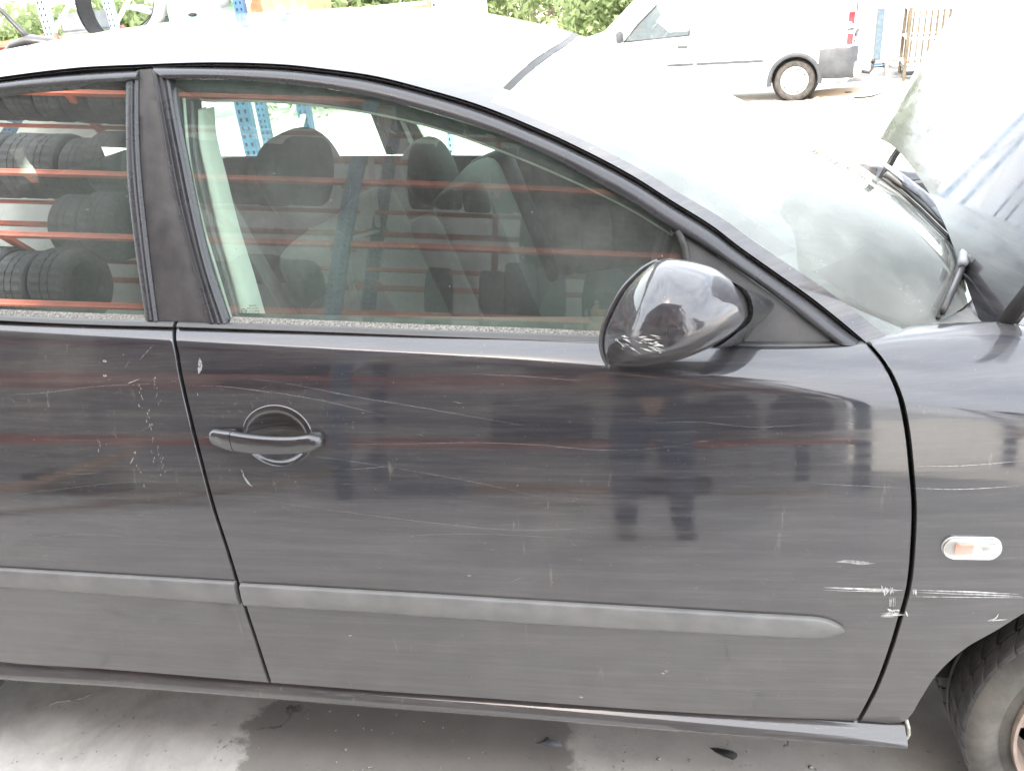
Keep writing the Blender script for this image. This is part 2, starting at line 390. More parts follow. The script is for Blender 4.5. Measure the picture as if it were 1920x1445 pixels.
def coons(L, Rr, B, T, nu, nv):
    """patch in (x, z): L,Rr bottom->top; B,T left->right"""
    L, Rr, B, T = resample(L, nv), resample(Rr, nv), resample(B, nu), resample(T, nu)
    G = np.zeros((nv, nu, 2))
    for j in range(nv):
        v = j/(nv-1)
        for i in range(nu):
            u = i/(nu-1)
            G[j, i] = (1-v)*B[i]+v*T[i]+(1-u)*L[j]+u*Rr[j]-((1-u)*(1-v)*B[0]+u*(1-v)*B[-1]+(1-u)*v*T[0]+u*v*T[-1])
    return G
def panel(name, L, Rr, B, T, surf, mat, parent, nu=60, nv=60, off=0.0, gap=.0022, depth=.022, far=False, hole=None, round_top=False):
    G = coons(L, Rr, B, T, nu, nv)
    ring = [(0, i) for i in range(nu)]+[(j, nu-1) for j in range(1, nv)]+[(nv-1, i) for i in range(nu-2, -1, -1)]+[(j, 0) for j in range(nv-2, 0, -1)]
    RP = np.array([G[r] for r in ring]); N = len(ring)
    tan = np.roll(RP, -1, 0)-np.roll(RP, 1, 0); tan /= np.linalg.norm(tan, axis=1)[:, None]+1e-9
    inward = np.stack([-tan[:, 1], tan[:, 0]], 1)
    for k, r in enumerate(ring): G[r] = RP[k]+inward[k]*gap
    V = [(p[0], surf(p[0], p[1])-off, p[1]) for p in G.reshape(-1, 2)]
    F = grid_faces(nv, nu, True)
    idx = [r[0]*nu+r[1] for r in ring]
    prev = idx
    for (o, dy) in ((-.0012, .0015), (-.0016, .005), (-.001, depth)):
        b = len(V)
        for k, r in enumerate(ring):
            p = RP[k]+inward[k]*(gap+o); V.append((p[0], surf(p[0], p[1])-off+dy, p[1]))
        for k in range(N):
            F.append((prev[k], b+k, b+(k+1) % N, prev[(k+1) % N])[::-1])
        prev = list(range(b, b+N))
    if hole is not None:
        V, F = hole(V, F)
    V = [my(v, far) for v in V]
    if far: F = [f[::-1] for f in F]
    me = mesh(name, V, F); o = link(name, me, mat, parent); return autosmooth(o, 40)
def strip(name, A, B, surf, prof, mat, parent, n=80, off=0.0, far=False, caps=True):
    """band between two (x, z) curves; prof: (fraction across, height off the surface)"""
    A, B = resample(A, n), resample(B, n); V = []; m = len(prof)
    for i in range(n):
        for (f, h) in prof:
            p = A[i]*(1-f)+B[i]*f; V.append((p[0], surf(p[0], p[1])-off-h, p[1]))
    F = grid_faces(n, m)
    if caps:
        F.append(tuple(range(m))[::-1]); F.append(tuple((n-1)*m+k for k in range(m)))
    V = [my(v, far) for v in V]
    if far: F = [f[::-1] for f in F]
    o = link(name, mesh(name, V, F), mat, parent); return autosmooth(o, 45)
ROUND = [(0, -.006), (.0, -.001), (.05, .003), (.15, .0075), (.3, .0105), (.5, .0120), (.7, .0115), (.85, .009), (.95, .005), (1, -.001), (1, -.014)]
FLAT = [(0, -.01), (0, .0), (.03, .001), (.97, .001), (1, 0), (1, -.01)]

# outlines read off the photograph, laid on the body surfaces
E0p = [(0, 142), (133, 128), (263, 121), (400, 117), (533, 121), (600, 128), (700, 142), (800, 167), (900, 197), (1000, 237), (1073, 270), (1186, 329), (1260, 376), (1340, 426), (1381, 458), (1450, 507), (1522, 558), (1580, 604), (1626, 643)]
E0 = cur(E0p, green)
REAR = [(-2.62, 1.03), (-2.40, 1.12), (-2.15, 1.225), (-1.9, 1.305), (-1.65, 1.36), (-1.38, 1.392)]
EDGE = REAR + E0[1:]
def shift(c, dz): return [(a, b+dz) for a, b in c]
E1p_f = [(287, 127), (400, 128), (533, 133), (633, 144), (700, 155), (800, 180), (900, 211), (1000, 251), (1073, 284), (1186, 343), (1260, 390), (1340, 440), (1381, 472), (1450, 521), (1522, 572), (1580, 618), (1618, 645)]
E1p_r = [(-120, 175), (0, 155), (133, 141), (262, 133)]
E2p = [(320, 150), (400, 149), (468, 152), (599, 165), (711, 186), (823, 216), (904, 241), (961, 263), (1051, 304), (1122, 344), (1186, 380), (1253, 423), (1319, 463), (1437, 543), (1500, 592), (1561, 640)]
E1f, E1r, E2 = cur(E1p_f, green), cur(E1p_r, green), cur(E2p, green)
BELT_X = [-2.0, -1.6, -1.2, -.854, -.5, -.2, .1, .296]
FG = [(1625, 645), (1655, 681), (1680, 731), (1697, 800), (1706, 880), (1711, 950), (1709, 1020), (1701, 1100), (1685, 1160), (1665, 1225), (1640, 1290), (1607, 1352)]
RG = [(330, 612), (331, 650), (340, 700), (358, 780), (378, 860), (402, 950), (428, 1030), (448, 1095), (462, 1140), (485, 1210), (508, 1280)]
fgc = cur(FG, side)[::-1]; rgc = cur(RG, side)[::-1]
fbot = cur([(508, 1280), (700, 1295), (960, 1313), (1300, 1337), (1607, 1352)], side)
ftop = cur([(330, 612), (500, 617), (700, 622), (900, 630), (1130, 640), (1300, 648), (1450, 651), (1550, 649), (1625, 645)], side)

car = empty('dark_saloon_car', (0, 0, 0), 0, 'scratched dark blue-black saloon with its bonnet raised, parked across the concrete yard', 'car')

# handle bowl: hole in the front door
HB = onto(520, 817, side); HBx, HBz, HRx, HRz = HB[0], HB[2], None, None
pl_, pr_ = onto(457, 817, side), onto(584, 817, side); pt_, pb_ = onto(520, 761, side), onto(520, 872, side)
HRx, HRz = (pr_[0]-pl_[0])/2, (pt_[2]-pb_[2])/2
HBx, HBz = (pr_[0]+pl_[0])/2, (pt_[2]+pb_[2])/2
def cut_bowl(V, F):
    V = [list(v) for v in V]; n0 = len(V)
    def r(v): return sqrt(((v[0]-HBx)/HRx)**2+((v[2]-HBz)/HRz)**2)
    rr = [r(v) for v in V]
    keep = [f for f in F if not all(rr[i] < 1.0 for i in f)]
    for f in F:
        ins = [rr[i] < 1.0 for i in f]
        if any(ins) and not all(ins):
            for i in f:
                if rr[i] < 1.0 and not V[i][1] is None:
                    v = V[i]; k = 1/max(rr[i], .01)
                    if len(v) == 3: v.append(1); v[0] = HBx+(v[0]-HBx)*k; v[2] = HBz+(v[2]-HBz)*k; v[1] = side(v[0], v[2])
    return [v[:3] for v in V], keep

front_door = panel('front_door', rgc, fgc, fbot, ftop, side, M['paint'], car, 200, 150, hole=cut_bowl)
# rear door
rgc2 = [(a-.0045, b) for a, b in rgc]
rbot = cur([(-260, 1175), (-160, 1215), (-60, 1232), (0, 1241), (200, 1255), (508, 1280)], side)
rbot = [(a-.0045 if i == len(rbot)-1 else a, b) for i, (a, b) in enumerate(rbot)]
rl = [rbot[0], (rbot[0][0]-.05, .42), (rbot[0][0]-.03, .7), (rbot[0][0]-.02, 1.0-.0)]
zt = ftop[0][1]
rtop = [(rl[-1][0], zb(rl[-1][0])-.008)] + cur([(0, 598), (160, 604)], side) + [rgc2[-1]]
rl[-1] = rtop[0]
rear_door = panel('rear_door', rl, rgc2, rbot, rtop, side, M['paint'], car, 170, 120)
# front wing with the wheel arch
WX, WZ, WR = .83, .20, .30
archp = cur([(1607, 1352), (1650, 1356), (1694, 1358), (1700, 1350), (1720, 1320), (1755, 1267), (1810, 1217), (1872, 1181), (1920, 1151)], side)
wb = [archp[0], archp[2]]
arc = archp[3:]
th0 = math.atan2(arc[-1][1]-WZ, arc[-1][0]-WX); ra = math.hypot(arc[-1][1]-WZ, arc[-1][0]-WX)
for k in range(1, 9):
    th = th0+(pi*.5-th0)*k/8; arc.append((WX+(ra+(.375-ra)*k/8)*cos(th), WZ+(ra+(.375-ra)*k/8)*sin(th)))
wtop = cur([(1627, 645), (1700, 637), (1774, 632), (1839, 628), (1920, 632)], side)
wtop = [(fgc[-1][0]+.0045, fgc[-1][1])] + wtop[1:] + [(.70, .865), (.83, .845)]
fg2 = [(a+.0045, b) for a, b in fgc]
wing = panel('front_wing', fg2, [arc[-1], (.83, .65), (.83, .75), wtop[-1]], [fg2[0], (archp[2][0]-.01, archp[2][1]+.004)] + arc, wtop, side, M['paint'], car, 110, 80, gap=.0022)
# wing ahead of the wheel, and bumper side (beyond the frame)
fa = [(WX+.375*cos(t), WZ+.375*sin(t)) for t in np.linspace(pi/2, .05, 10)]
panel('front_bumper_side', [fa[0], (.832, .7), (.832, .845)], [(1.5, .2), (1.55, .4), (1.45, .66)], fa+[(1.35, .17), (1.5, .2)], [(.832, .845), (1.1, .78), (1.45, .66)], side, M['paint'], car, 50, 30)
# rear quarter and its arch (beyond the frame)
RX = -1.90
ra_ = [(RX+.37*cos(t), WZ+.37*sin(t)) for t in np.linspace(pi*.97, .25, 14)]
panel('rear_quarter_panel', [(-2.75, .25), (-2.82, .5), (-2.80, .8), (-2.72, 1.03)], [(rl[0][0]-.01, rl[0][1]+.0), (rl[1][0]-.006, .42), (rl[2][0]-.006, .7), (rl[3][0]-.006, rl[3][1])],
      [(-2.75, .25), (-2.4, .18)]+ra_+[(rl[0][0]-.012, rl[0][1])], [(-2.72, 1.03), (-2.2, 1.065), (rl[3][0]-.006, rl[3][1])], side, M['paint'], car, 60, 40)
# far side, mirrored
for nm, a in (('front_door', (rgc, fgc, fbot, ftop)), ('rear_door', (rl, rgc2, rbot, rtop)), ('front_wing', (fg2, [arc[-1], (.83, .65), (.83, .75), wtop[-1]], [fg2[0], (archp[2][0]-.01, archp[2][1]+.004)] + arc, wtop))):
    panel(nm, *a, side, M['paint'], car, 40, 30, far=True)

# dark jambs behind the panel gaps
def sheet_xz(name, outline, surf, off, mat, parent, far=False, n=30):
    L, Rr, B, T = outline; G = coons(L, Rr, B, T, n, n)
    V = [my((p[0], surf(p[0], p[1])-off, p[1]), far) for p in G.reshape(-1, 2)]
    return link(name, mesh(name, V, grid_faces(n, n, not far)), mat, parent)
for far in (False, True):
    sheet_xz('door_jamb', ([(-1.40, .215), (-1.40, .955)], [(.43, .20), (.43, .872)], [(-1.40, .215), (.43, .20)], [(-1.40, .955), (-.5, .93), (.43, .872)]), side, -.042, M['dark'], car, far)

# sill
def sill(far):
    top = cur([(-150, 1226), (0, 1243), (200, 1256), (508, 1282), (700, 1297), (960, 1316), (1300, 1340), (1607, 1356), (1697, 1360)], side)
    bot = cur([(-150, 1253), (0, 1268), (240, 1284), (480, 1301), (700, 1319), (960, 1338), (1300, 1364), (1500, 1379), (1690, 1392)], lambda x, z: .05)
    A, B = resample(top, 90), resample(bot, 90); V = []
    prof = [(0, .020), (.06, .008), (.12, .006), (.22, -.010), (.32, -.017), (.45, -.020), (.65, -.012), (.85, .004), (1.0, .028), (1.06, .06)]
    for i in range(90):
        for f, o in prof:
            p = A[i]*(1-f)+B[i]*f; V.append(my((p[0], .030+o+.03*max(0, p[0]-.1)**2, p[1]), far))
    F = grid_faces(90, len(prof), far); m = len(prof)
    F.append(tuple((89*m+k) for k in range(m)))
    return autosmooth(link('sill', mesh('sill', V, F), M['paint'], car), 50)
sill(False); sill(True)
# rust-edged lip at the front end of the sill
pe = onto(1700, 1372, side)
MB().tube([onto(1699, 1348, side, -.004), onto(1703, 1362, side, -.006), onto(1704, 1376, side, -.008), onto(1697, 1388, side, -.012), onto(1680, 1393, side, -.022)], .0035, 8).build('sill_lip', M['bird'], car, True)

# side mouldings
RD = [(0, -.002), (0, .004), (.03, .0075), (.09, .0095), (.5, .0100), (.85, .0085), (.97, .005), (1, 0), (1, -.002)]
def moulding(T, B, far=False):
    return strip('side_moulding', cur(T, side), cur(B, side), side, RD, M['strip'], front_door, 90, far=far)
moulding([(452, 1092), (700, 1106), (900, 1118), (1200, 1136), (1420, 1149), (1500, 1153.5), (1540, 1157), (1566, 1165), (1581, 1175.5)], [(461, 1133), (700, 1147), (900, 1161), (1200, 1178), (1420, 1190), (1500, 1194), (1540, 1194), (1568, 1188), (1582, 1177.5)])
o = moulding([(-170, 1052), (0, 1063), (220, 1076), (442, 1089)], [(-170, 1086), (0, 1098), (220, 1114), (452, 1131)]); o.parent = rear_door

# belt seals
def belt(ptsT, ptsB, nm, par, mat=M['trim']):
    return strip(nm, cur(ptsT, green), cur(ptsB, green), green, [(0, -.01), (0, .004), (.2, .008), (.6, .010), (.9, .006), (1, .0), (1, -.012)], mat, par, 80)
belt([(336, 602), (600, 611), (900, 622), (1130, 630), (1260, 636), (1400, 641), (1560, 641), (1618, 641)], [(336, 613), (600, 622), (900, 634), (1130, 643), (1260, 648), (1400, 652), (1560, 649), (1618, 646)], 'window_sill_seal', front_door)
belt([(-200, 577), (0, 591), (160, 598), (329, 602)], [(-200, 587), (0, 600), (160, 608), (329, 613)], 'window_sill_seal', rear_door)

# window frames
def frames(far):
    fd, rd = (front_door, rear_door)
    ex = lambda c: c
    strip('window_frame', E1f, E2+[cur([(1561, 640)], green)[0]], green, ROUND, M['trim_frame'], fd, 160, far=far)
    strip('window_frame', E1r+[cur([(262, 133)], green)[0]], cur([(-120, 196), (0, 172), (124, 160), (236, 153), (262, 151)], green), green, ROUND, M['trim_frame'], rd, 50, off=-.001, far=far)
    # roof channel
    edge_low = [(p[0], p[1]) for p in cur([(a, b+15) for a, b in E0p], green)]
    rl_ = [(x_, z_-.014) for x_, z_ in REAR]
    strip('roof_channel', EDGE, rl_+edge_low[1:], green, [(0, -.004), (.08, -.002), (.2, -.006), (.5, -.012), (.8, -.012), (1, -.006), (1, -.015)], M['gutter'], car, 200, off=-.003, far=far)
    strip('channel_bead', [(a, b-.0035) for a, b in EDGE], [(a, b-.0065) for a, b in EDGE], green, [(0, -.01), (.2, -.001), (.5, .0), (.8, -.001), (1, -.01)], M['trim_frame'], car, 200, off=-.003, far=far)
    # upright frame of the front door
    strip('window_frame', cur([(287, 129), (296, 185), (307, 246), (328, 359), (356, 469), (392, 603)], green), cur([(321, 150), (335, 236), (350, 310), (367, 395), (392, 500), (427, 604)], green), green,
          [(0, -.012), (0, .003), (.12, .006), (.3, .006), (.36, .0025), (.44, .0025), (.5, .006), (.62, .0065), (.7, .002), (.8, .002), (.86, .006), (.96, .004), (1, 0), (1, -.014)], M['trim_frame'], fd, 60, off=.001, far=far)
    strip('window_frame', cur([(236, 153), (240, 342), (261, 518), (273, 597)], green), cur([(262, 131), (263, 271), (279, 448), (298, 600)], green), green,
          [(0, -.014), (0, 0), (.15, .004), (.5, .005), (.6, .001), (.7, .004), (.85, .006), (1, .003), (1, -.012)], M['trim_frame'], rd, 60, off=.001, far=far)
    strip('pillar_panel', cur([(262, 131), (263, 271), (279, 448), (298, 600)], green), cur([(287, 129), (307, 246), (328, 359), (356, 469), (392, 603)], green), green, [(0, 0), (.02, .001), (.5, .002), (.98, .001), (1, 0)], M['trim'], car, 60, off=.001, far=far)
    # panes
    gl = lambda x, z: green(x, z)+.009
    G = coons(cur([(425, 606), (392, 500), (367, 395), (335, 236), (319, 147)], green), cur([(1292, 652), (1290, 560), (1287, 500), (1280, 450), (1272, 430)], green),
              cur([(425, 606), (700, 620), (1000, 632), (1292, 652)], green), cur([(319, 147), (400, 146), (468, 149), (599, 162), (711, 183), (823, 213), (904, 238), (961, 260), (1051, 301), (1122, 341), (1186, 377), (1240, 410), (1272, 430)], green), 60, 40)
    V = [my((p[0], gl(p[0], p[1]), p[1]), far) for p in G.reshape(-1, 2)]
    w = link('window_pane', mesh('window_pane', V, grid_faces(40, 60, not far)), M['glass'], fd)
    rbx = rl[-1][0]+.03
    G = coons([(rbx, zb(rbx)+.01), (rbx+.02, 1.2), (rbx+.12, 1.30)], cur([(274, 598), (261, 518), (240, 342), (235, 150)], green),
              [(rbx, zb(rbx)+.01)]+cur([(0, 592), (274, 598)], green), [(rbx+.12, 1.30)]+cur([(-120, 190), (0, 168), (124, 156), (235, 150)], green), 50, 40)
    V = [my((p[0], gl(p[0], p[1]), p[1]), far) for p in G.reshape(-1, 2)]
    link('window_pane', mesh('window_pane', V, grid_faces(40, 50, not far)), M['glass'], rd)
    # mirror triangle
    G = coons(cur([(1283, 656), (1283, 560), (1280, 500), (1268, 432)], green), cur([(1568, 648), (1562, 642)], green), cur([(1283, 656), (1400, 650), (1568, 648)], green),
              cur([(1268, 432), (1319, 467), (1437, 547), (1500, 596), (1562, 642)], green), 30, 24)
    V = [my((p[0], green(p[0], p[1])+.003, p[1]), far) for p in G.reshape(-1, 2)]
    link('mirror_base_panel', mesh('mirror_base_panel', V, grid_faces(24, 30, not far)), M['trim'], fd)
    # body behind the rear window: C pillar
    G = coons([(-2.62, 1.0), (-2.62, 1.03)], [(rbx, zb(rbx)), (rbx+.02, 1.2), (rbx+.12, 1.30), (rbx+.14, 1.37)], [(-2.62, 1.0), (-2.3, zb(-2.3)), (rbx, zb(rbx))], EDGE[:5]+[(rbx+.14, 1.37)], 30, 20)
    V = [my((p[0], green(p[0], p[1])+.001, p[1]), far) for p in G.reshape(-1, 2)]
    link('rear_pillar', mesh('rear_pillar', V, grid_faces(20, 30, not far)), M['paint'], car)
    # rear door header ahead of the first frame
    strip('window_frame', [(rbx+.02, 1.21), (rbx+.14, 1.31), (-1.30, 1.375)]+E1r[:1], [(rbx+.05, 1.19), (rbx+.17, 1.28), (-1.30, 1.345)]+cur([(-120, 196)], green), green, ROUND, M['trim_frame'], rd, 20, off=-.001, far=far)
frames(False); frames(True)
MB().tube([onto(a, b, green, .004) for a, b in [(1272, 432), (1284, 462), (1290, 500), (1291, 520)]], .006, 8).build('quarter_seal', M['rubber'], front_door, True)

# crusty inner edge of the window slot
strip('window_slot_seal', cur([(430, 597), (700, 608), (1000, 619), (1160, 626)], green), cur([(430, 606), (700, 615), (1000, 626), (1160, 633)], green), green, [(0, -.009), (.5, -.004), (1, -.001)], M['white_seal'], front_door, 120)
strip('window_slot_seal', cur([(-200, 571), (0, 583), (160, 590), (272, 594)], green), cur([(-200, 577), (0, 592), (160, 599), (272, 602)], green), green, [(0, -.009), (.5, -.004), (1, -.001)], M['white_seal'], rear_door, 60)

# roof, windscreen and rear screen: cross curves between the two roof edges
Ed = resample(EDGE, 260)
xs = Ed[:, 0]
def cross(i, u, lift=0.0):
    x, z = Ed[i]; y = green(x, z); t = abs(2*u-1)
    s = i/(len(Ed)-1)
    wf = min(1, max(0, (x+.29)/(.30+.29)))           # 0 at the header, 1 at the screen base
    wr = min(1, max(0, (-x-1.75)/.85))
    bz = .055*(1-wf)**.8*(1-wr) + .0*wf
    bx = (.07 + (.28-.07)*wf) * min(1, max(0, (x+1.0)/.7)) - .10*wr
    pz, pxp = 3.6, 2.2+2.0*wf
    return (x+bx*(1-t**pxp), y+(2*YC-2*y)*u, z+bz*(1-t**pz)+lift - .012*wf*(1-t**2))
def skin(name, i0, i1, ua, ub, mat, par, nu=40, lift=0.0, step=1, depth=0.0):
    I = list(range(i0, i1+1, step)); V = []
    # finer spacing towards the edges
    US = [ua+(ub-ua)*(.5-.5*cos(pi*k/(nu-1))) for k in range(nu)]
    for i in I:
        for u in US: V.append(cross(i, u, lift))
    o = link(name, mesh(name, V, grid_faces(len(I), nu, True)), mat, par); return o
iS = int(np.argmin(abs(xs+.29))); iR = int(np.argmin(abs(xs+1.95))); iE = len(Ed)-1; i0_ = int(np.argmin(abs(xs+2.55)))
skin('roof_panel', iR, iS-1, 0, 1, M['paint_skylit'], car, 50)
for a, b in ((0, .016), (.984, 1)): skin('windscreen_pillar', iS-1, iE, a, b, M['paint_skylit'], car, 8)
skin('windscreen', iS, iE, .016, .984, M['windscreen'], car, 44, -.002)
skin('windscreen_header_seal', iS-1, iS, .06, .94, M['rubber'], car, 44, -.001)
for a, b in ((0, .08), (.92, 1)): skin('rear_screen_pillar', 0, iR, a, b, M['paint_skylit'], car, 8)
skin('rear_screen', 0, iR, .08, .92, M['windscreen'], car, 30, -.002)
skin('headlining', iR+4, iS-4, .02, .98, M['headliner'], car, 30, -.03, 3)
# black enamel band round the windscreen, under the glass
skin('screen_border', iE-14, iE, .03, .97, M['dark'], car, 40, -.007)
for a, b in ((.022, .045), (.955, .978)): skin('screen_border', iS, iE-18, a, b, M['dark'], car, 6, -.007)
# boot deck
V = []
for j in range(10):
    f = j/9
    for k in range(12):
        y = green(-2.62, 1.03)+(2*YC-2*green(-2.62, 1.03))*k/11; V.append((-2.62-.45*f-.10*(1-(2*k/11-1)**2)*(1-f), y, 1.03+.02*(1-(2*k/11-1)**2)-.06*f*f))
link('boot_lid', mesh('boot_lid', V, grid_faces(10, 12)), M['paint_skylit'], car)
boxo('rear_bumper', (-2.98, YC, .5), (.3, 1.5, .75), M['paint'], car, .10)
boxo('front_bumper', (1.55, YC, .38), (.24, 1.42, .40), M['paint'], car, .10)
boxo('grille', (1.60, YC, .60), (.05, .8, .14), M['trim'], car, .02)

# wing top rolling over to the engine bay, cowl, engine bay
def wing_top(far):
    A = wtop; n = 60; Aw = resample([(p[0], p[1]) for p in A]+[(1.1, .78), (1.45, .66)], n); V = []
    for i in range(n):
        x, z = Aw[i]; y = side(x, z)
        tp = min(1, i/14)
        for f, dy, dz in ((0, .000, -.0015), (.3, .010, .0035*tp), (.6, .024, .006*tp), (1, .045, .006*tp), (1.1, .052, .001), (1.2, .054, -.04)):
            V.append(my((x, y+dy, z+dz), far))
    return autosmooth(link('wing_top', mesh('wing_top', V, grid_faces(n, 6, not far)), M['paint_skylit'], car), 60)
wing_top(False); wing_top(True)
V = []
for k in range(41):
    u = .03+.94*k/40; p = cross(iE, u)
    for dx, dz in ((-.01, -.012), (.02, -.012), (.05, -.030), (.10, -.045), (.13, -.05), (.13, -.10)): V.append((p[0]+dx, p[1], p[2]+dz))
link('scuttle_panel', mesh('scuttle_panel', V, grid_faces(41, 6, True)), M['strip'], car)
boxo('bay_floor', (1.05, YC, .35), (.95, 1.3, .04), M['steel_dark'], car)
boxo('front_crossmember', (1.42, YC, .70), (.08, 1.30, .07), M['white_plastic'], car, .015)
boxo('engine_cover', (1.02, .80, .70), (.42, .62, .16), M['cabin'], car, .04)
boxo('battery', (.92, 1.33, .74), (.17, .24, .18), M['dark'], car, .01)
boxo('washer_bottle', (.80, .32, .72), (.16, .14, .14), M['white_plastic'], car, .03)
boxo('inner_wing', (.95, 1.50, .74), (.9, .10, .22), M['paint_skylit'], car, .03)
boxo('inner_wing', (1.05, .20, .70), (.7, .07, .18), M['paint_skylit'], car, .03)
boxo('bulkhead', (.66, YC, .66), (.03, 1.3, .34), M['paint_skylit'], car, .01)

# raised bonnet
TH = radians(63)
def bonnet():
    hinge_n, hinge_f = aty(1848, 626, .25), aty(1628, 262, 1.53)
    nu, nv = 40, 30; V = []
    d = np.array([cos(TH), 0, sin(TH)]); nrm = np.array([-sin(TH), 0, cos(TH)])
    for j in range(nv):
        v = j/(nv-1)
        for i in range(nu):
            u = i/(nu-1); t = abs(2*u-1)
            P = hinge_n*(1-u)+hinge_f*u
            P = P + d*(-(0.01)+.085*(1-t**2.6))*(1-v) + d*(.93*v+.10*v*(1-t**2)) + nrm*(.035*(1-t**4)-.012*t**8 - .05*v*v)
            V.append(P)
    F = grid_faces(nv, nu)
    n0 = len(V); V2 = [p-nrm*.022 for p in V]; V += V2
    F += [tuple(i+n0 for i in f[::-1]) for f in F[:]]
    ring = [i for i in range(nu)]+[j*nu+nu-1 for j in range(1, nv)]+[(nv-1)*nu+i for i in range(nu-2, -1, -1)]+[j*nu for j in range(nv-2, 0, -1)]
    for k in range(len(ring)): a, b = ring[k], ring[(k+1) % len(ring)]; F.append((a, a+n0, b+n0, b))
    bo = autosmooth(link('bonnet', mesh('bonnet', V, F), M['paint'], car), 40)
    E = [V[j*nu]-nrm*.03-np.array([0, .004, 0]) for j in range(nv)]
    MB().tube([hinge_n+np.array([.0, -.004, .0])+d*(k*.12+.02)-nrm*.012 for k in range(8)], .013, 8).build('bonnet_edge_seal', M['rubber'], bo, True)
    for Y in (.27, 1.43):
        MB().bar((.60, Y, .86), (.63, Y, .93), .03, .012).bar((.63, Y, .93), (.68, Y, 1.02), .025, .012).build('bonnet_hinge', M['steel_dark'], bo)
    return bo
bonnet()
MB().tube([aty(1738, 302, 1.15), aty(1752, 330, 1.1), aty(1767, 362, 1.05)], .006, 8).build('bonnet_stay', M['alu'], car, True)
# slats of the dark grille seen under the bonnet
sa, sb = aty(1600, 318, 1.2), aty(1790, 352, 1.0)

# wipers
def on_screen(px, py, lift=.012):
    d = ray(px, py); best = None
    for i in range(iS, iE+1, 1):
        for k in range(0, 101):
            u = k/100; P = np.array(cross(i, u)); v = P-CAM_LOC; t = v@cF
            e = abs(960+FPX*(v@cR)/t-px)+abs(722.5-FPX*(v@cU)/t-py)
            if best is None or e < best[0]: best = (e, P)
    return best[1]+np.array([.3, 0, .9])*lift
def wiper(arm, blade, piv, hw):
    A = [on_screen(a, b, .035) for a, b in arm]; B = [on_screen(a, b, .018) for a, b in blade]
    w = MB().tube([A[0]+np.array([0, 0, -.03]), A[0]+np.array([0, 0, .012])], .020, 12).build('wiper', M['trim'], car, True)
    MB().tube(A, [.016+.006*(k == 0)-.002*k for k in range(len(A))], 8, squash=.6).build('wiper_arm', M['arm'], w, True)
    MB().tube(B, .0055, 6, squash=1.6).build('wiper_blade', M['trim'], w, True)
    MB().tube([p+np.array([-.006, 0, -.012]) for p in B], .004, 6).build('wiper_rubber', M['rubber'], w, True)
    m = len(B)//2
    MB().tube([B[m-1]+np.array([0, 0, .012]), B[m]+np.array([0, 0, .02]), B[m+1]+np.array([0, 0, .012])], .009, 6).build('blade_clip', M['arm'], w, True)
wiper([(1808, 520), (1822, 470), (1800, 410), (1778, 385)], [(1764, 612), (1778, 570), (1793, 520), (1800, 480), (1790, 440), (1768, 415)], None, 0)
wiper([(1785, 380), (1750, 370), (1715, 352), (1680, 335), (1642, 328)], [(1790, 432), (1760, 400), (1725, 375), (1690, 352), (1655, 338)], None, 0)

# roof aerial
ab = empty('roof_aerial_mount'); bpy.data.objects.remove(ab)
P = np.array([-1.547, .85, 1.447])
pb = aty(62, 80, .85)
ae = MB().tube([pb+np.array([.09, 0, -.02]), pb+np.array([.05, 0, -.004]), pb+np.array([0, 0, .004]), pb+np.array([-.05, 0, -.004]), pb+np.array([-.09, 0, -.02])], [.012, .024, .030, .024, .012], 12, squash=.5).build('aerial', M['trim'], car, True)
ta = aty(6, 24, .85); dv = (ta-pb)
MB().tube([pb+dv*.06, pb+dv*.35, pb+dv*1.0, pb+dv*4.2], [.010, .007, .0055, .003], 10).build('aerial_mast', M['trim'], ae, True)
# small roof rubber plug
pk = aty(198, 66, 1.25)

# bowl and handle
def bowl():
    n, m = 64, 16; V = []; ydir = []
    for j in range(m+1):
        r = 1.035-.035*j if j < 2 else 1-(j-1)/(m-1)
        r = [1.05, 1.02, 1.0, .985, .96, .92, .86, .78, .68, .58, .48, .38, .28, .18, .09, .03, 0.001][j]
        dpt = -.0012 if j <= 1 else (.001 if j == 2 else .002+.027*(1-r*r)**.66)
        if j == 0: dpt = .0005
        for k in range(n):
            a = 2*pi*k/n; x = HBx+HRx*r*cos(a); z = HBz+HRz*r*sin(a); V.append((x, side(x, z)+dpt, z))
    F = []
    for j in range(m):
        for k in range(n): F.append((j*n+k, j*n+(k+1) % n, (j+1)*n+(k+1) % n, (j+1)*n+k))
    F.append(tuple(m*n+k for k in range(n)))
    return autosmooth(link('handle_bowl', mesh('handle_bowl', V, F), M['paint_skylit'], front_door), 60)  # pale upper-panel paint brightens the recess in place of reflected light
bowl()
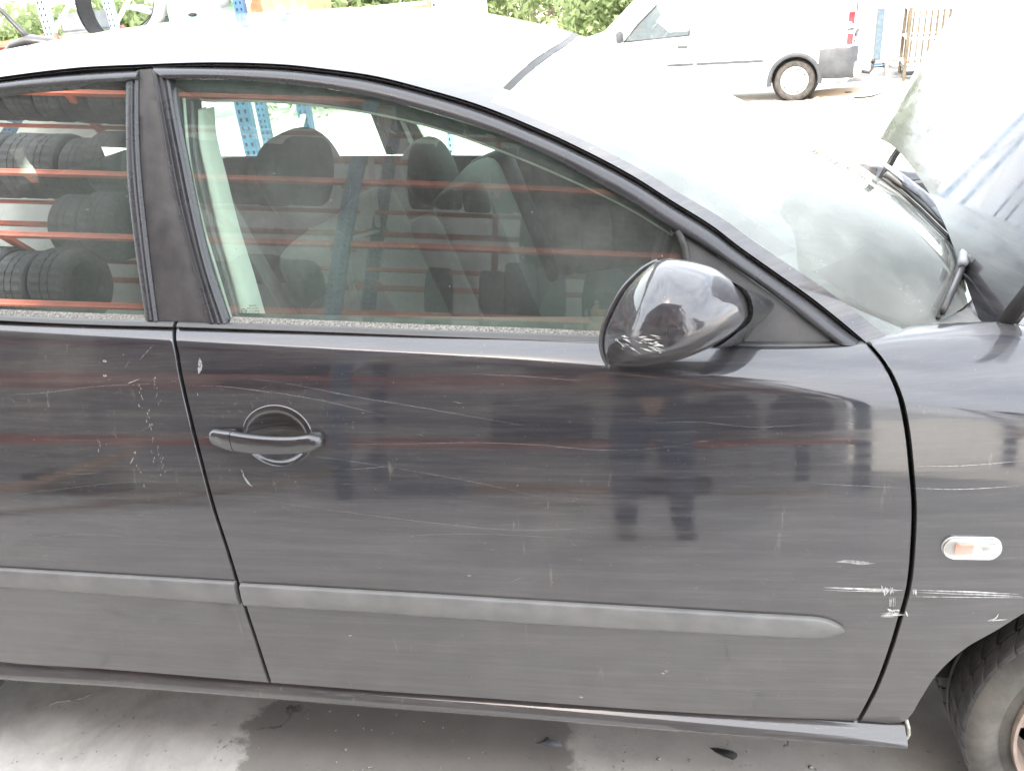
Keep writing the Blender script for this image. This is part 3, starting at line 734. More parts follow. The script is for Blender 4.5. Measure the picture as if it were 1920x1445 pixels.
def handle():
    # centre line: left end x=395.. right end x=609, between the two outline curves
    top = cur([(412, 797), (440, 796.5), (470, 799), (520, 803), (560, 805), (590, 805.5), (603, 811)], side); bot = cur([(412, 834), (440, 837), (470, 839), (520, 840), (560, 840.5), (590, 839), (603, 833)], side)
    T, B = resample(top, 40), resample(bot, 40); Lx = onto(396, 816, side); Rx = onto(610, 822, side)
    V = []; n = 20; rows = 0; seg = []
    for i in range(40):
        f = i/39
        cx, cz = (T[i]+B[i])/2; h = (T[i][1]-B[i][1])/2
        out = .020+.014*sin(pi*min(1, max(0, (f-.02)/.96)))**.6
        seg.append((cx, cz, h, .012, out))
    # rounded ends
    pre = [(Lx[0]+(seg[0][0]-Lx[0])*k, seg[0][1], seg[0][2]*sqrt(1-(1-k)**2), .012*sqrt(1-(1-k)**2)+.001, .018) for k in (.02, .12, .3, .55, .8)]
    post = [(Rx[0]+(seg[-1][0]-Rx[0])*k, seg[-1][1], seg[-1][2]*sqrt(1-(1-k)**2), .012*sqrt(1-(1-k)**2)+.001, .018) for k in (.8, .55, .3, .12, .02)]
    seg = pre+seg+post
    def ringv(s):
        cx, cz, h, t, out = s; o = []
        yb = side(cx, cz)-out+.012
        for k in range(n):
            a = 2*pi*k/n; ca, sa = cos(a), sin(a)
            o.append((cx, yb-t*np.sign(ca)*abs(ca)**.75, cz+h*np.sign(sa)*abs(sa)**.8))
        return o
    cut = 12
    for nm, S in (('lock_cover', seg[:cut+1]), ('door_handle', seg[cut:])):
        V = []; sc = 1.0
        for q, s in enumerate(S):
            ss = list(s)
            if nm == 'door_handle' and q == 0: ss[0] += .0012
            V += ringv(ss)
        m = len(S); F = [(i*n+k, (i+1)*n+k, (i+1)*n+(k+1) % n, i*n+(k+1) % n) for i in range(m-1) for k in range(n)]
        F += [tuple(range(n)), tuple((m-1)*n+k for k in range(n))[::-1]]
        autosmooth(link(nm, mesh(nm, V, F), M['handle_paint'], front_door), 50)
    # feet and seal under the ends
    for (a, b, c) in ((425, 816, 22), (596, 822, 12)):
        p = onto(a, b, side); boxo('handle_foot', (p[0], p[1]-.003, p[2]), (.045 if c > 15 else .022, .012, .028), M['rubber'], front_door, .005)
handle()

# door mirror
def mirror():
    outl = [(1140, 684), (1133, 664), (1131, 640), (1136, 615), (1147, 588), (1170, 546), (1190, 522), (1212, 502), (1232, 489), (1252, 484), (1283, 487), (1312, 493), (1339, 502), (1362, 517), (1381, 533), (1398, 550), (1408, 570), (1406, 595), (1385, 617), (1345, 645), (1300, 666), (1257, 679), (1225, 685), (1198, 687), (1165, 687)]
    Y0 = .015
    C = resample(outl+[outl[0]], 121)[:-1]; n = len(C); cen = np.array([1255., 650.]); V = []
    levels = [(.78, .075), (.90, .055), (.97, .03), (1.0, .0), (.993, -.010), (.97, -.026), (.92, -.043), (.84, -.061), (.74, -.078), (.62, -.094), (.49, -.106), (.35, -.114), (.20, -.119), (.08, -.121), (.0, -.1212)]
    for s_, dy in levels:
        for k in range(n):
            q = cen+(C[k]-cen)*s_; V.append(aty(q[0], q[1], Y0+dy))
    F = []
    for j in range(len(levels)-1):
        for k in range(n): F.append((j*n+k, (j+1)*n+k, (j+1)*n+(k+1) % n, j*n+(k+1) % n))
    F.append(tuple(range(n)))
    h = autosmooth(link('door_mirror', mesh('door_mirror', V, F), M['mirror_paint'], front_door), 70)
    # glass-side rim: thin band along the rearward edge
    A = []
    for (a, b) in [(1145, 687), (1135, 665), (1131, 640), (1136, 613), (1147, 585), (1170, 544), (1190, 521), (1212, 501), (1236, 487)]:
        A.append(aty(a, b, Y0))
    A = resample(A, 40); MB().tube([tuple(p+np.array([-.002, -.004, 0])) for p in A], [.003+.0025*sin(pi*k/39)**.6 for k in range(40)], 10).build('mirror_rim', M['mirror_paint'], h, True)
    gp = [p+np.array([-.004, .01, 0]) for p in A]
    # mirror glass facing the rear
    Vg = [tuple(p+np.array([.004, -.01, 0])) for p in A[6:38]]+[tuple(p+np.array([.03, .04, -.014])) for p in A[6:38]]
    link('mirror_glass', mesh('mirror_glass', Vg, grid_faces(2, 32)), M['alu'], h)
    # stalk: a wedge running back into the base panel
    near_ = [(1372, 528, .0), (1400, 545, -.015), (1412, 572, -.02), (1409, 600, -.015), (1385, 622, .0), (1345, 650, .01), (1330, 640, .05), (1350, 540, .05)]
    far_ = [(1400, 542), (1424, 552), (1452, 571), (1436, 596), (1418, 612), (1395, 640), (1375, 645), (1375, 555)]
    A = resample([tuple(aty(a, b, y)) for a, b, y in near_+near_[:1]], 41)[:-1]; B = resample([tuple(onto(a, b, green, -.004)) for a, b in far_+far_[:1]], 41)[:-1]
    V = []; n = 40
    for f in (0, .15, .35, .6, .82, 1):
        for k in range(n): V.append(A[k]*(1-f)+B[k]*f+np.array([0, 0, -.006*sin(pi*f)]))
    F = [(q*n+k, q*n+(k+1) % n, (q+1)*n+(k+1) % n, (q+1)*n+k) for q in range(5) for k in range(n)]
    F += [tuple(range(n)), tuple(5*n+k for k in range(n))[::-1]]
    so_ = link('mirror_stalk', mesh('mirror_stalk', V, F), M['stalk'], h)
    bm = bmesh.new(); bm.from_mesh(so_.data); bmesh.ops.recalc_face_normals(bm, faces=bm.faces); bm.to_mesh(so_.data); bm.free(); autosmooth(so_, 60)
    # chips along the lower edge
    mb = MB(); rr = random.Random(4)
    for i in range(46):
        px = 1150+rr.random()**.8*90; py = 634+rr.gauss(0, 1)*12+(px-1150)*.10
        if py > 680 or py < 628: continue
        d = ray(px, py); hit = None
        # march to the shell
        for o_ in (h,):
            res = o_.ray_cast(Vector(CAM_LOC), Vector(d).normalized())
            if res[0]: hit = res[1]; nm = res[2]
        if hit is None: continue
        L = rr.uniform(.002, .013); w = rr.uniform(.0004, .0013); a = rr.gauss(-.1, .12)
        t = Vector((cos(a), 0, sin(a))); t = (t-nm*t.dot(nm)).normalized(); b = nm.cross(t)
        hit = hit+nm*.0006
        mb.add([hit-t*L, hit-b*w, hit+t*L, hit+b*w], [(0, 1, 2, 3)])
    mb.build('chipped_paint', M['scuff'], h, kind='stuff')
    return h
bpy.context.view_layer.update()
mirror()

# indicator lamp on the wing
def capsule(name, pl, pr, hz, y_off, depth, mat, parent, n=40, dome=.5):
    a, b = onto(*pl, side), onto(*pr, side); r = hz; V = []; F = []; ring = []
    d = np.array([b[0]-a[0], b[2]-a[2]]); L = np.linalg.norm(d); d /= L; q = np.array([-d[1], d[0]])
    c0 = np.array([a[0], a[2]])+d*r; c1 = np.array([b[0], b[2]])-d*r
    for k in range(n):
        t = 2*pi*k/n; cc = c1 if cos(t) > 0 else c0; ring.append((cc, d*cos(t)*r+q*sin(t)*r))
    lv = [(1, 0), (1, .3), (.96, .6), (.86, .82), (.6, .97), (.25, 1.0)]
    for s, h in lv:
        for cc, o in ring:
            p = (c0+c1)/2*(1-s)+(cc)*s+o*s; V.append((p[0], side(p[0], p[1])-y_off-depth*h, p[1]))
    for j in range(len(lv)-1):
        for k in range(n): F.append((j*n+k, j*n+(k+1) % n, (j+1)*n+(k+1) % n, (j+1)*n+k)[::-1])
    F.append(tuple((len(lv)-1)*n+k for k in range(n))[::-1])
    return link(name, mesh(name, V, F), mat, parent)
hz = (onto(1820, 1006, side)[2]-onto(1820, 1045, side)[2])/2
lamp = capsule('side_indicator', (1765, 1024), (1878, 1026), hz, -.001, .004, M['white_in'], wing)
capsule('indicator_lens', (1766, 1024), (1877, 1026), hz*.97, .0035, .009, M['clear'], lamp)
p = onto(1810, 1025, side); MB().box((p[0]-.004, p[1]-.007, p[2]), (.026, .003, .020)).build('amber_bulb', M['bulb'], lamp)
p = onto(1851, 1026, side); MB().box((p[0], p[1]-.006, p[2]), (.014, .002, .005)).build('bulb_holder', M['grey_plastic'], lamp)

# window etching
def text(name, body, size, loc, mat, parent, rot=(pi/2, 0, 0), ext=.0, tilt=None, align='CENTER', font_sx=1.0):
    cu = bpy.data.curves.new(name, 'FONT'); cu.body = body; cu.size = size; cu.align_x = align; cu.space_line = 1.0; cu.extrude = ext
    tmp = bpy.data.objects.new('tmp', cu); COL.objects.link(tmp)
    bpy.context.view_layer.update(); dg = bpy.context.evaluated_depsgraph_get()
    me = bpy.data.meshes.new_from_object(tmp.evaluated_get(dg)); bpy.data.objects.remove(tmp)
    me.name = name; o = link(name, me, mat, parent, smooth=False); o.location = loc; o.rotation_euler = rot; o.scale = (font_sx, 1, 1)
    return o
zr = lambda a, b: onto(a, b, green, -.0085)
gt = math.atan(.37+.3*.03)
M['etch'] = simple('black_window_print', (.03, .05, .04), .6)
for s_, px_, py_, sz in (('SEAT', 474, 575, .0042), ('SIGLA\u00b7ET', 474, 579.5, .0036), ('E9 43R-00049', 474, 583.5, .0028), ('M 512 DOT-31', 474, 587, .0028), ('AS2 LAMINAT', 474, 590.5, .0028), ('..3', 477, 595, .0030)):
    p = zr(px_, py_); text('window_print', s_, sz*1.25, (p[0], p[1]-.0007, p[2]), M['etch'], front_door, (pi/2-gt, radians(2.0), 0), font_sx=1.25)
p = zr(457.5, 583); mb = MB(); 
rg = [(p[0]+.0042*cos(a), p[1]-.0008+.0040*sin(a)*sin(gt), p[2]+.0042*sin(a)*cos(gt)) for a in np.linspace(0, 2*pi, 25)]
mb.tube(rg, .0005, 6).build('window_print', M['etch'], front_door)
text('window_print', 'E9', .004, (p[0], p[1]-.0009, p[2]-.0014), M['etch'], front_door, (pi/2-gt, 0, 0))

# front wheel
def wheel(x, y, r, parent, tw=.185, far=False, steer=0.0):
    w = empty('wheel', (x, y, WZ if False else GZ+r)); w.parent = parent
    if far: w.rotation_euler = (0, 0, pi)
    # tyre: revolve (axis along y); y=0 is the outer face plane, tyre goes to +tw
    prof = [(.80, .012), (.82, .004), (.87, -.002), (.92, -.002), (.955, .004), (.978, .012)]
    inner = [(.978, tw-.012), (.92, tw), (.82, tw), (.72, tw-.02)]
    rs = [(a*r/1.0, b) for a, b in prof]; rs = [(.70*r, .02), (.72*r, .010)]+rs
    n = 96; V = []; F = []
    P = rs+[(.996*r, .026), (r, .040)]
    m = len(P)
    for k in range(n):
        a = 2*pi*k/n
        for rad, yy in P: V.append((rad*cos(a), yy, rad*sin(a)))
    for k in range(n):
        for j in range(m-1): F.append((k*m+j, k*m+j+1, ((k+1) % n)*m+j+1, ((k+1) % n)*m+j))
    ty = autosmooth(link('tyre', mesh('tyre', V, F), M['tyre_dusty'], w), 40)
    # inner wall + groove floor
    P = [(r*.985, .038), (r*.972, .045), (r*.972, tw-.045), (r*.985, tw-.038), (r*.96, tw-.01), (r*.85, tw), (r*.70, tw-.01)]
    V = []; F = []; m = len(P)
    for k in range(n):
        a = 2*pi*k/n
        for rad, yy in P: V.append((rad*cos(a), yy, rad*sin(a)))
    for k in range(n):
        for j in range(m-1): F.append((k*m+j, k*m+j+1, ((k+1) % n)*m+j+1, ((k+1) % n)*m+j))
    link('tyre_carcass', mesh('tyre_carcass', V, F), M['tread'], ty)
    # tread blocks: curved blocks, one object per row would hide them; shoulder blocks are parts
    N = 46
    def block(y0, y1, slant, r0_, wfrac):
        V = []; F = []; ns = 6
        for s in range(ns+1):
            f = s/ns; yy = y0+(y1-y0)*f; ang0 = slant*(f**1.5)
            rt = r*(1.0-.018*max(0, 1-(f*3.2))**2 if y0 < .05 else 1.0)
            for (da, rad) in ((-.5*wfrac, r*.965), (-.5*wfrac, rt), (.0, rt*1.0006), (.5*wfrac, rt), (.5*wfrac, r*.965)):
                a = 2*pi/N*da+ang0; V.append((rad*cos(a), yy, rad*sin(a)))
        for s in range(ns):
            for q in range(4): F.append((s*5+q, s*5+q+1, (s+1)*5+q+1, (s+1)*5+q))
        F.append(tuple(range(5))); F.append(tuple(ns*5+k for k in range(5))[::-1])
        return mesh('tread_block', V, F)
    rows = [block(.012, .048, -.09, r, .86), block(.054, .086, -.10, r, .84), block(tw-.086, tw-.054, .10, r, .84), block(tw-.048, tw-.012, .09, r, .86)]
    for bi, me in enumerate(rows):
        me.materials.append(M['tread'])
        for k in range(N):
            a = 2*pi*k/N+(0 if bi in (0, 3) else pi/N)
            o = bpy.data.objects.new('tread_block', me); COL.objects.link(o); o.parent = ty; o.rotation_euler = (0, a, 0)
    MB().tube([(r*.992*cos(t), tw/2, r*.992*sin(t)) for t in np.linspace(0, 2*pi, 97)], .0035, 6, cap=False).build('centre_rib', M['tread'], ty, True)
    # rim: five wide spokes with openings
    RR = r*.735
    P = [(RR, .012), (RR*1.01, .004), (RR*1.0, -.002), (RR*.975, -.002), (RR*.955, .010), (RR*.93, .03), (RR*.92, .12)]
    V = []; F = []; m = len(P)
    for k in range(n):
        a = 2*pi*k/n
        for rad, yy in P: V.append((rad*cos(a), yy, rad*sin(a)))
    for k in range(n):
        for j in range(m-1): F.append((k*m+j, k*m+j+1, ((k+1) % n)*m+j+1, ((k+1) % n)*m+j))
    rim = autosmooth(link('rim', mesh('rim', V, F), M['rim'], w), 40)
    for s in range(5):
        V = []; F = []
        for q in range(9):
            f = q/8; rad = RR*(.22+.72*f); hw = .038+.032*(2*f-1)**2+.03*max(0, f-.8)*5*.4; yy = .030-.016*sin(pi*f*.9)
            a = 2*pi*s/5+.35
            for ww, dy in ((-hw-.006, .02), (-hw, .0), (-hw*.4, -.005), (hw*.4, -.005), (hw, 0), (hw+.006, .02)):
                V.append((rad*cos(a)-ww*sin(a), yy+dy, rad*sin(a)+ww*cos(a)))
        F = grid_faces(9, 6); autosmooth(link('spoke', mesh('spoke', V, F), M['rim'], rim), 50)
    MB().tube([(0, .05, 0), (0, .02, 0), (0, .012, 0), (0, .010, 0)], [RR*.27, RR*.26, RR*.2, RR*.14], 24).build('hub_cap', M['rim'], rim, True)
    MB().tube([(0, .10, 0), (0, .06, 0)], [RR*.75, RR*.75], 32).build('brake_disc', M['steel_dark'], w, True)
    return w
wheel(WX, .045, .305, car, tw=.225)
wf = wheel(WX, 2*YC-.045, .305, car, tw=.225, far=True)
# wheel house liner
V = []; n = 24
for k in range(n):
    a = (pi-.03)*k/(n-1)
    for yy, rr_ in ((.05, .412), (.30, .420), (.42, .420)): V.append((WX+rr_*cos(a), yy, WZ+rr_*sin(a)))
link('wheelhouse_liner', mesh('wheelhouse_liner', V, grid_faces(n, 3)), M['dark'], car)
for X in (RX,):
    for yy, fl in ((.05, 0), (2*YC-.05, 1)):
        w2 = empty('wheel', (X, yy, GZ+.305)); w2.parent = car
        prof = [(.215, .02), (.25, .0), (.285, 0), (.30, .02), (.305, .04), (.305, .14), (.29, .18), (.2, .18)]
        V = []; F = []; m = len(prof)
        for k in range(48):
            a = 2*pi*k/48
            for rad, y_ in prof: V.append((rad*cos(a), y_*(-1 if fl else 1), rad*sin(a)))
        for k in range(48):
            for j in range(m-1): F.append((k*m+j, k*m+j+1, ((k+1) % 48)*m+j+1, ((k+1) % 48)*m+j))
        link('tyre', mesh('tyre', V, F), M['tyre_dusty'], w2)
        MB().tube([(0, .09*(1-2*fl), 0), (0, .03*(1-2*fl), 0)], [.215, .2], 32).build('rim', M['rim'], w2, True)
# underbody
boxo('underbody', (-.55, YC, .24), (3.6, 1.35, .10), M['dark'], car)

# cabin
def cushion(name, c, d, mat, parent, rot=None, bev=.05): 
    bm = bmesh.new(); bmesh.ops.create_cube(bm, size=1)
    for v in bm.verts: v.co = Vector((v.co.x*d[0], v.co.y*d[1], v.co.z*d[2]))
    bmesh.ops.bevel(bm, geom=bm.edges[:], offset=min(bev, min(d)*.45), segments=4, affect='EDGES', profile=.6)
    me = bpy.data.meshes.new(name); bm.to_mesh(me); bm.free()
    o = link(name, me, mat, parent); o.location = c
    if rot: o.rotation_euler = rot
    return o
def seat(x, y, dz=0.0):
    s = cushion('seat', (x+.20, y, .52), (.50, .50, .18), M['seat'], car, (0, -.12, 0))
    b = cushion('seat_backrest', (x-.14+.3*-dz, y, .80+dz*.6), (.13, .46, .60), M['seat'], car, (0, -.32, 0), .06)
    for dy in (-.22, .22): cushion('seat_bolster', (x-.09, y+dy, .78), (.15, .09, .46), M['seat_dark'], car, (0, -.32, 0), .04)
    # rounded head restraint
    V = []; bm = bmesh.new(); bmesh.ops.create_uvsphere(bm, u_segments=28, v_segments=16, radius=1)
    for v in bm.verts:
        p = v.co; e = lambda t, k: math.copysign(abs(t)**k, t); v.co = Vector((e(p.x, .8)*.06, e(p.y, .7)*.13, e(p.z, .8)*.095))
    me = bpy.data.meshes.new('head_restraint'); bm.to_mesh(me); bm.free()
    o = link('head_restraint', me, M['seat_dark'], car); o.location = (x-.285, y, 1.160+dz); o.rotation_euler = (0, -.35, 0)
    for dy in (-.06, .06): MB().tube([(x-.25, y+dy, 1.03+dz), (x-.28, y+dy, 1.12+dz)], .007, 8).build('restraint_post', M['alu'], car, True)
seat(-.44, .46); seat(-.40, 1.24, -.16)
cushion('rear_bench', (-1.45, YC, .50), (.5, 1.25, .2), M['seat'], car)
cushion('rear_backrest', (-1.72, YC, .80), (.14, 1.25, .58), M['seat'], car, (0, -.35, 0))
for y in (.45, 1.25): cushion('rear_head_restraint', (-1.86, y, 1.12), (.09, .26, .15), M['seat_dark'], car, (0, -.2, 0), .04)
boxo('parcel_shelf', (-2.1, YC, 1.0), (.5, 1.3, .03), M['cabin'], car)
boxo('cabin_floor', (-.7, YC, .33), (2.4, 1.4, .04), M['cabin'], car)
cushion('dashboard', (.34, YC, .80), (.42, 1.32, .24), M['cabin'], car, (0, .12, 0), .08)
cushion('centre_console', (-.1, YC, .50), (.7, .2, .25), M['cabin'], car)
# steering wheel, far side
sw = MB().tube([(.02+.065*cos(t)*1.0, 1.24+.185*sin(t), .86+.17*cos(t)) for t in np.linspace(0, 2*pi, 41)], .014, 10, cap=False).build('steering_wheel', M['dark'], car, True)
MB().box((.05, 1.24, .86), (.05, .12, .11), None, .02).bar((.04, 1.24, .86), (.02, 1.06, .87), .03, .012).bar((.04, 1.24, .86), (.02, 1.42, .87), .03, .012).bar((.05, 1.24, .84), (.30, 1.24, .76), .05).build('wheel_hub', M['cabin'], sw)
# door cards
for far in (False, True):
    V = []
    for k in range(30):
        x = -1.55+1.8*k/29
        for z in (.40, .60, .62, .80, .955): V.append(my((x, (.13 if z < .61 else .11)+side(x, z)*.5, z-.05*(x+.1)*(z > .9)), far))
    link('door_card', mesh('door_card', V, grid_faces(30, 5, far)), M['cabin'], car)
    # B pillar lining coloured pale to look lit, its seal and the belt
    off = .055
    A = [onto(a, b, green, -off) for a, b in ((383, 205), (388, 260), (405, 330), (430, 430), (458, 520), (484, 612))]
    B = [onto(a, b, green, -off) for a, b in ((372, 205), (372, 262), (385, 330), (406, 430), (430, 520), (452, 612))]
    V = []
    A, B = resample(A, 30), resample(B, 30)
    for p, q in zip(A, B):
        V += [my(q+np.array([0, .03, 0]), far), my(q, far), my((p+q)/2+np.array([0, -.012, 0]), far), my(p, far), my(p+np.array([.004, .03, 0]), far)]
    link('pillar_lining', mesh('pillar_lining', V, grid_faces(30, 5, not far)), M['pale'], car)
    C2 = resample([onto(a, b, green, -.035) for a, b in ((360, 190), (368, 300), (395, 420), (425, 520), (450, 612))], 30)
    MB().tube([my(p, far) for p in C2], .004, 6).build('door_seal', M['belt'], car, True)
    C3 = resample([onto(a, b, green, -.03) for a, b in ((345, 185), (355, 300), (380, 420), (410, 520), (438, 612))], 30)
    MB().tube([my(p, far) for p in C3], .003, 6).build('door_seal', M['pale'], car, True)
    MB().bar(my((-.83, .29, 1.20), far), my((-.62, .32, .55), far), .045, .003, (1, 0, 0)).build('seat_belt', M['belt'], car)
    # inner face of the pillar between frame and lining
    A = resample([onto(a, b, green, -.03) for a, b in ((326, 160), (345, 250), (372, 395), (398, 500), (430, 606))], 20); B = resample([onto(a, b, green, -.075) for a, b in ((378, 186), (382, 262), (398, 330), (420, 430), (468, 612))], 20)
    link('pillar_inner', mesh('pillar_inner', [my(q, far) for p in zip(A, B) for q in p], grid_faces(20, 2, not far)), M['rail_lining'], car)
    # cant rail lining
    C4p = ((345, 171), (372, 185), (450, 188), (560, 193), (700, 212), (820, 240), (940, 282), (1060, 332), (1180, 390), (1262, 440))
    A = resample([onto(a, b, green, -.015) for a, b in E2p[:12]], 60); B = resample([onto(a, b, green, -.075) for a, b in C4p], 60); V = []
    for p, q in zip(A, B):
        for f in (0, .33, .67, 1): V.append(my(p*(1-f)+q*f-np.array([0, .012*sin(pi*f), 0]), far))
    link('cant_rail_lining', mesh('cant_rail_lining', V, grid_faces(60, 4, far)), M['rail_lining'], car)
    MB().tube([my(q, far) for q in B], .0035, 6).build('cant_rail_bead', M['pale'], car, True)

# ------------------------------------------------------------------ scratches and marks on the paint
def ribbon(mb, pts, w, surf=side, lift=.0011, taper=True, n=None):
    P = resample([tuple(onto(a, b, surf)) for a, b in pts], n or max(6, int(len(pts)*6)))
    b0 = len(mb.V); m = len(P)
    for i, p in enumerate(P):
        t = P[min(i+1, m-1)]-P[max(i-1, 0)]; t /= np.linalg.norm(t)+1e-9
        q = np.array([-t[2], 0, t[0]]); q /= np.linalg.norm(q)+1e-9
        ww = w*(min(1, 3*min(i, m-1-i)/m+.15) if taper else 1)
        for s_ in (-1, 1):
            v = p+q*ww*s_; v[1] = surf(v[0], v[2])-lift; mb.V.append(tuple(v))
    for i in range(m-1): mb.F.append((b0+2*i, b0+2*i+1, b0+2*i+3, b0+2*i+2))
long_ = MB()
for pts, w in [([(342, 722), (420, 724), (480, 731), (560, 742), (640, 758), (730, 780)], .0005), ([(445, 705), (560, 722), (650, 740), (800, 765), (1000, 800)], .0004),
               ([(628, 832), (760, 831), (900, 829), (1020, 834), (1110, 842), (1200, 842), (1270, 834), (1330, 826)], .0004),
               ([(480, 934), (600, 952), (760, 973), (960, 992), (1090, 990), (1200, 985)], .0004), ([(1520, 905), (1600, 909), (1701, 914)], .0005),
               ([(480, 840), (700, 870), (900, 905), (1100, 950)], .0003), ([(1180, 795), (1300, 790), (1420, 800), (1560, 790)], .0003),
               ([(700, 1005), (900, 1000), (1100, 1010)], .0003), ([(880, 700), (1000, 706), (1120, 716)], .0003), ([(640, 880), (690, 877), (740, 872)], .0004)]:
    ribbon(long_, pts, w)
rr = random.Random(11)
for i in range(46):        # key and ring marks round the handle
    a = rr.uniform(pi*.05, pi*.98); px = 520-cos(a)*rr.uniform(78, 140); py = 800-sin(a)*rr.uniform(48, 85)
    L = rr.uniform(4, 16); sl_ = rr.gauss(1.1, .35); ribbon(long_, [(px, py), (px+L*cos(sl_)*.7, py+L*sin(sl_))], rr.uniform(.0002, .0004), n=4)
for i in range(100):       # short wiping marks everywhere on the door
    px = rr.uniform(360, 1680); py = rr.uniform(690, 1330); L = rr.uniform(3, 26); sl_ = rr.gauss(.05, .25)
    if 440 < px < 620 and 755 < py < 875: continue
    if rr.random() < .3: sl_ = rr.uniform(-1.2, 1.2); L *= .4
    ribbon(long_, [(px, py), (px+L*cos(sl_)*.5, py+L*sin(sl_)*.5+rr.uniform(-1, 1)), (px+L*cos(sl_), py+L*sin(sl_))], rr.uniform(.0002, .0005), n=5)
long_.build('fine_scratches', M['faint'], front_door, kind='stuff')
ln = MB()
for pts, w in [([(0, 741), (90, 735), (180, 724), (260, 720), (325, 718)], .0004), ([(0, 930), (120, 915), (260, 902), (380, 905)], .0003), ([(262, 675), (275, 660), (288, 646)], .0007),
               ([(235, 690), (245, 672)], .0004), ([(105, 883), (150, 888), (190, 884)], .0004), ([(60, 1010), (150, 1000), (300, 1012)], .0003)]:
    ribbon(ln, pts, w)
for i in range(60):
    px = rr.uniform(0, 330); py = rr.uniform(690, 1220); L = rr.uniform(3, 20); sl_ = rr.gauss(.05, .3)
    ribbon(ln, [(px, py), (px+L*cos(sl_)*.5, py+L*sin(sl_)*.5+rr.uniform(-1, 1)), (px+L*cos(sl_), py+L*sin(sl_))], rr.uniform(.0002, .0005), n=5)
ln.build('fine_scratches', M['faint'], rear_door, kind='stuff')
dr_ = MB()
for (x0, y0, y1, w) in [(275, 772, 800, .0012), (281, 766, 806, .0008), (284, 800, 830, .0006), (262, 720, 768, .0010), (291, 705, 760, .0007), (186, 820, 845, .0012), (200, 824, 836, .001), (252, 838, 852, .0016), (246, 862, 878, .0010), (284, 830, 868, .0007), (297, 834, 880, .0005), (303, 850, 905, .0005), (264, 870, 912, .0007), (370, 736, 745, .0006)]:
    n_ = max(2, int((y1-y0)/6)); y = y0
    for k in range(n_):
        dx = rr.gauss(0, 2.2)+(y-y0)*.12; q_ = (y1-y0)/n_
        if rr.random() < .75: ribbon(dr_, [(x0+dx, y), (x0+dx+rr.gauss(0, 1.2), y+q_*.5), (x0+dx+rr.gauss(0, 1.5), y+q_*rr.uniform(.6, 1.3))], w*rr.uniform(.25, 1.1), n=6)
        y += q_
for (x0, y0, x1, y1, w) in [(252, 855, 244, 870, .0008), (240, 718, 262, 710, .0008)]: ribbon(dr_, [(x0, y0), (x1, y1)], w, n=5)
dr_.build('dried_drips', M['smear'], rear_door, kind='stuff')
d2 = MB()
for pts, w in [([(375, 670), (376, 684), (373, 700)], .0040), ([(455, 888), (464, 902), (474, 912)], .0020), ([(452, 878), (458, 890)], .0010)]: ribbon(d2, pts, w, n=8)
for (a, b) in [(197, 676), (197, 703), (880, 1077), (1250, 1256), (1243, 1260), (1090, 1305), (658, 1190)]:
    ribbon(d2, [(a-4, b), (a+4, b+1)], .0022, n=6)
d2.build('dried_droppings', M['smear'], front_door, kind='stuff')
# white scrape across the door edge and the wing
def streaks(x0, x1, y0, sl_, n, parent, spread, lmin, lmax):
    mb = MB()
    for i in range(n):
        L = rr.uniform(lmin, lmax); a = rr.uniform(x0, max(x0+1, x1-L)); y = y0+rr.gauss(0, 1)*spread+(a-x0)*sl_
        ribbon(mb, [(a, y), (a+L/2, y+sl_*L/2), (a+L, y+sl_*L)], rr.uniform(.0002, .0008), n=8)
    return mb
mb = streaks(1530, 1702, 1102, .03, 14, None, 2.6, 30, 140)
for k in range(12): ribbon(mb, [(1652+k*2+rr.gauss(0, 2), 1102+rr.gauss(0, 2.5)), (1653+k*2+rr.gauss(0, 3), 1111+rr.gauss(0, 4))], rr.uniform(.0004, .0013), n=5)
mb.add(*(lambda m: (m.V, m.F))(streaks(1650, 1699, 1151, .01, 14, None, 2.2, 14, 40)))
for k in range(10): ribbon(mb, [(1664+k*2.2, 1141+rr.uniform(-2, 2)), (1667+k*2.2, 1145+rr.uniform(-2, 2))], .0010, n=4)
for k in range(6): ribbon(mb, [(1668+k*2, 1118), (1668+k*2+rr.uniform(-2, 2), 1136)], .0004, n=4)
mb.build('white_scrape', M['scuff'], front_door, kind='stuff')
mb = streaks(1708, 1920, 1104, .045, 13, None, 2.4, 40, 190)
ribbon(mb, [(1705, 1117), (1800, 1118), (1925, 1119)], .0007, n=14)
for k in range(5): ribbon(mb, [(1710+k*2+rr.gauss(0, 1), 1102+rr.gauss(0, 2)), (1711+k*2+rr.gauss(0, 1), 1112+rr.gauss(0, 3))], .0006, n=4)
for pts in ([(1850, 1162), (1866, 1158), (1872, 1149)], [(1852, 1163), (1870, 1161), (1888, 1160)], [(1698, 1144), (1702, 1155)]): ribbon(mb, pts, .0011, n=8)
ribbon(mb, [(1712, 914), (1800, 916), (1910, 910)], .0004); ribbon(mb, [(1715, 873), (1800, 872), (1920, 863)], .0003)
mb.build('white_scrape', M['scuff'], wing, kind='stuff')
mb = MB(); ribbon(mb, [(1568, 1052), (1590, 1051), (1615, 1054), (1640, 1055)], .0035, n=12); mb.build('chalky_smear', M['smear'], front_door)
mb = MB()
for i in range(60):
    px = rr.uniform(0, 1690); py = 1256+px*.0665+rr.uniform(-1, 6); L = rr.uniform(4, 30)
    ribbon(mb, [(px, py), (px+L, py+L*.07+rr.uniform(-1.5, 1.5))], rr.uniform(.0003, .0009), surf=lambda x, z: .012, n=5)
mb.build('sill_scuffs', M['faint'], car, kind='stuff')

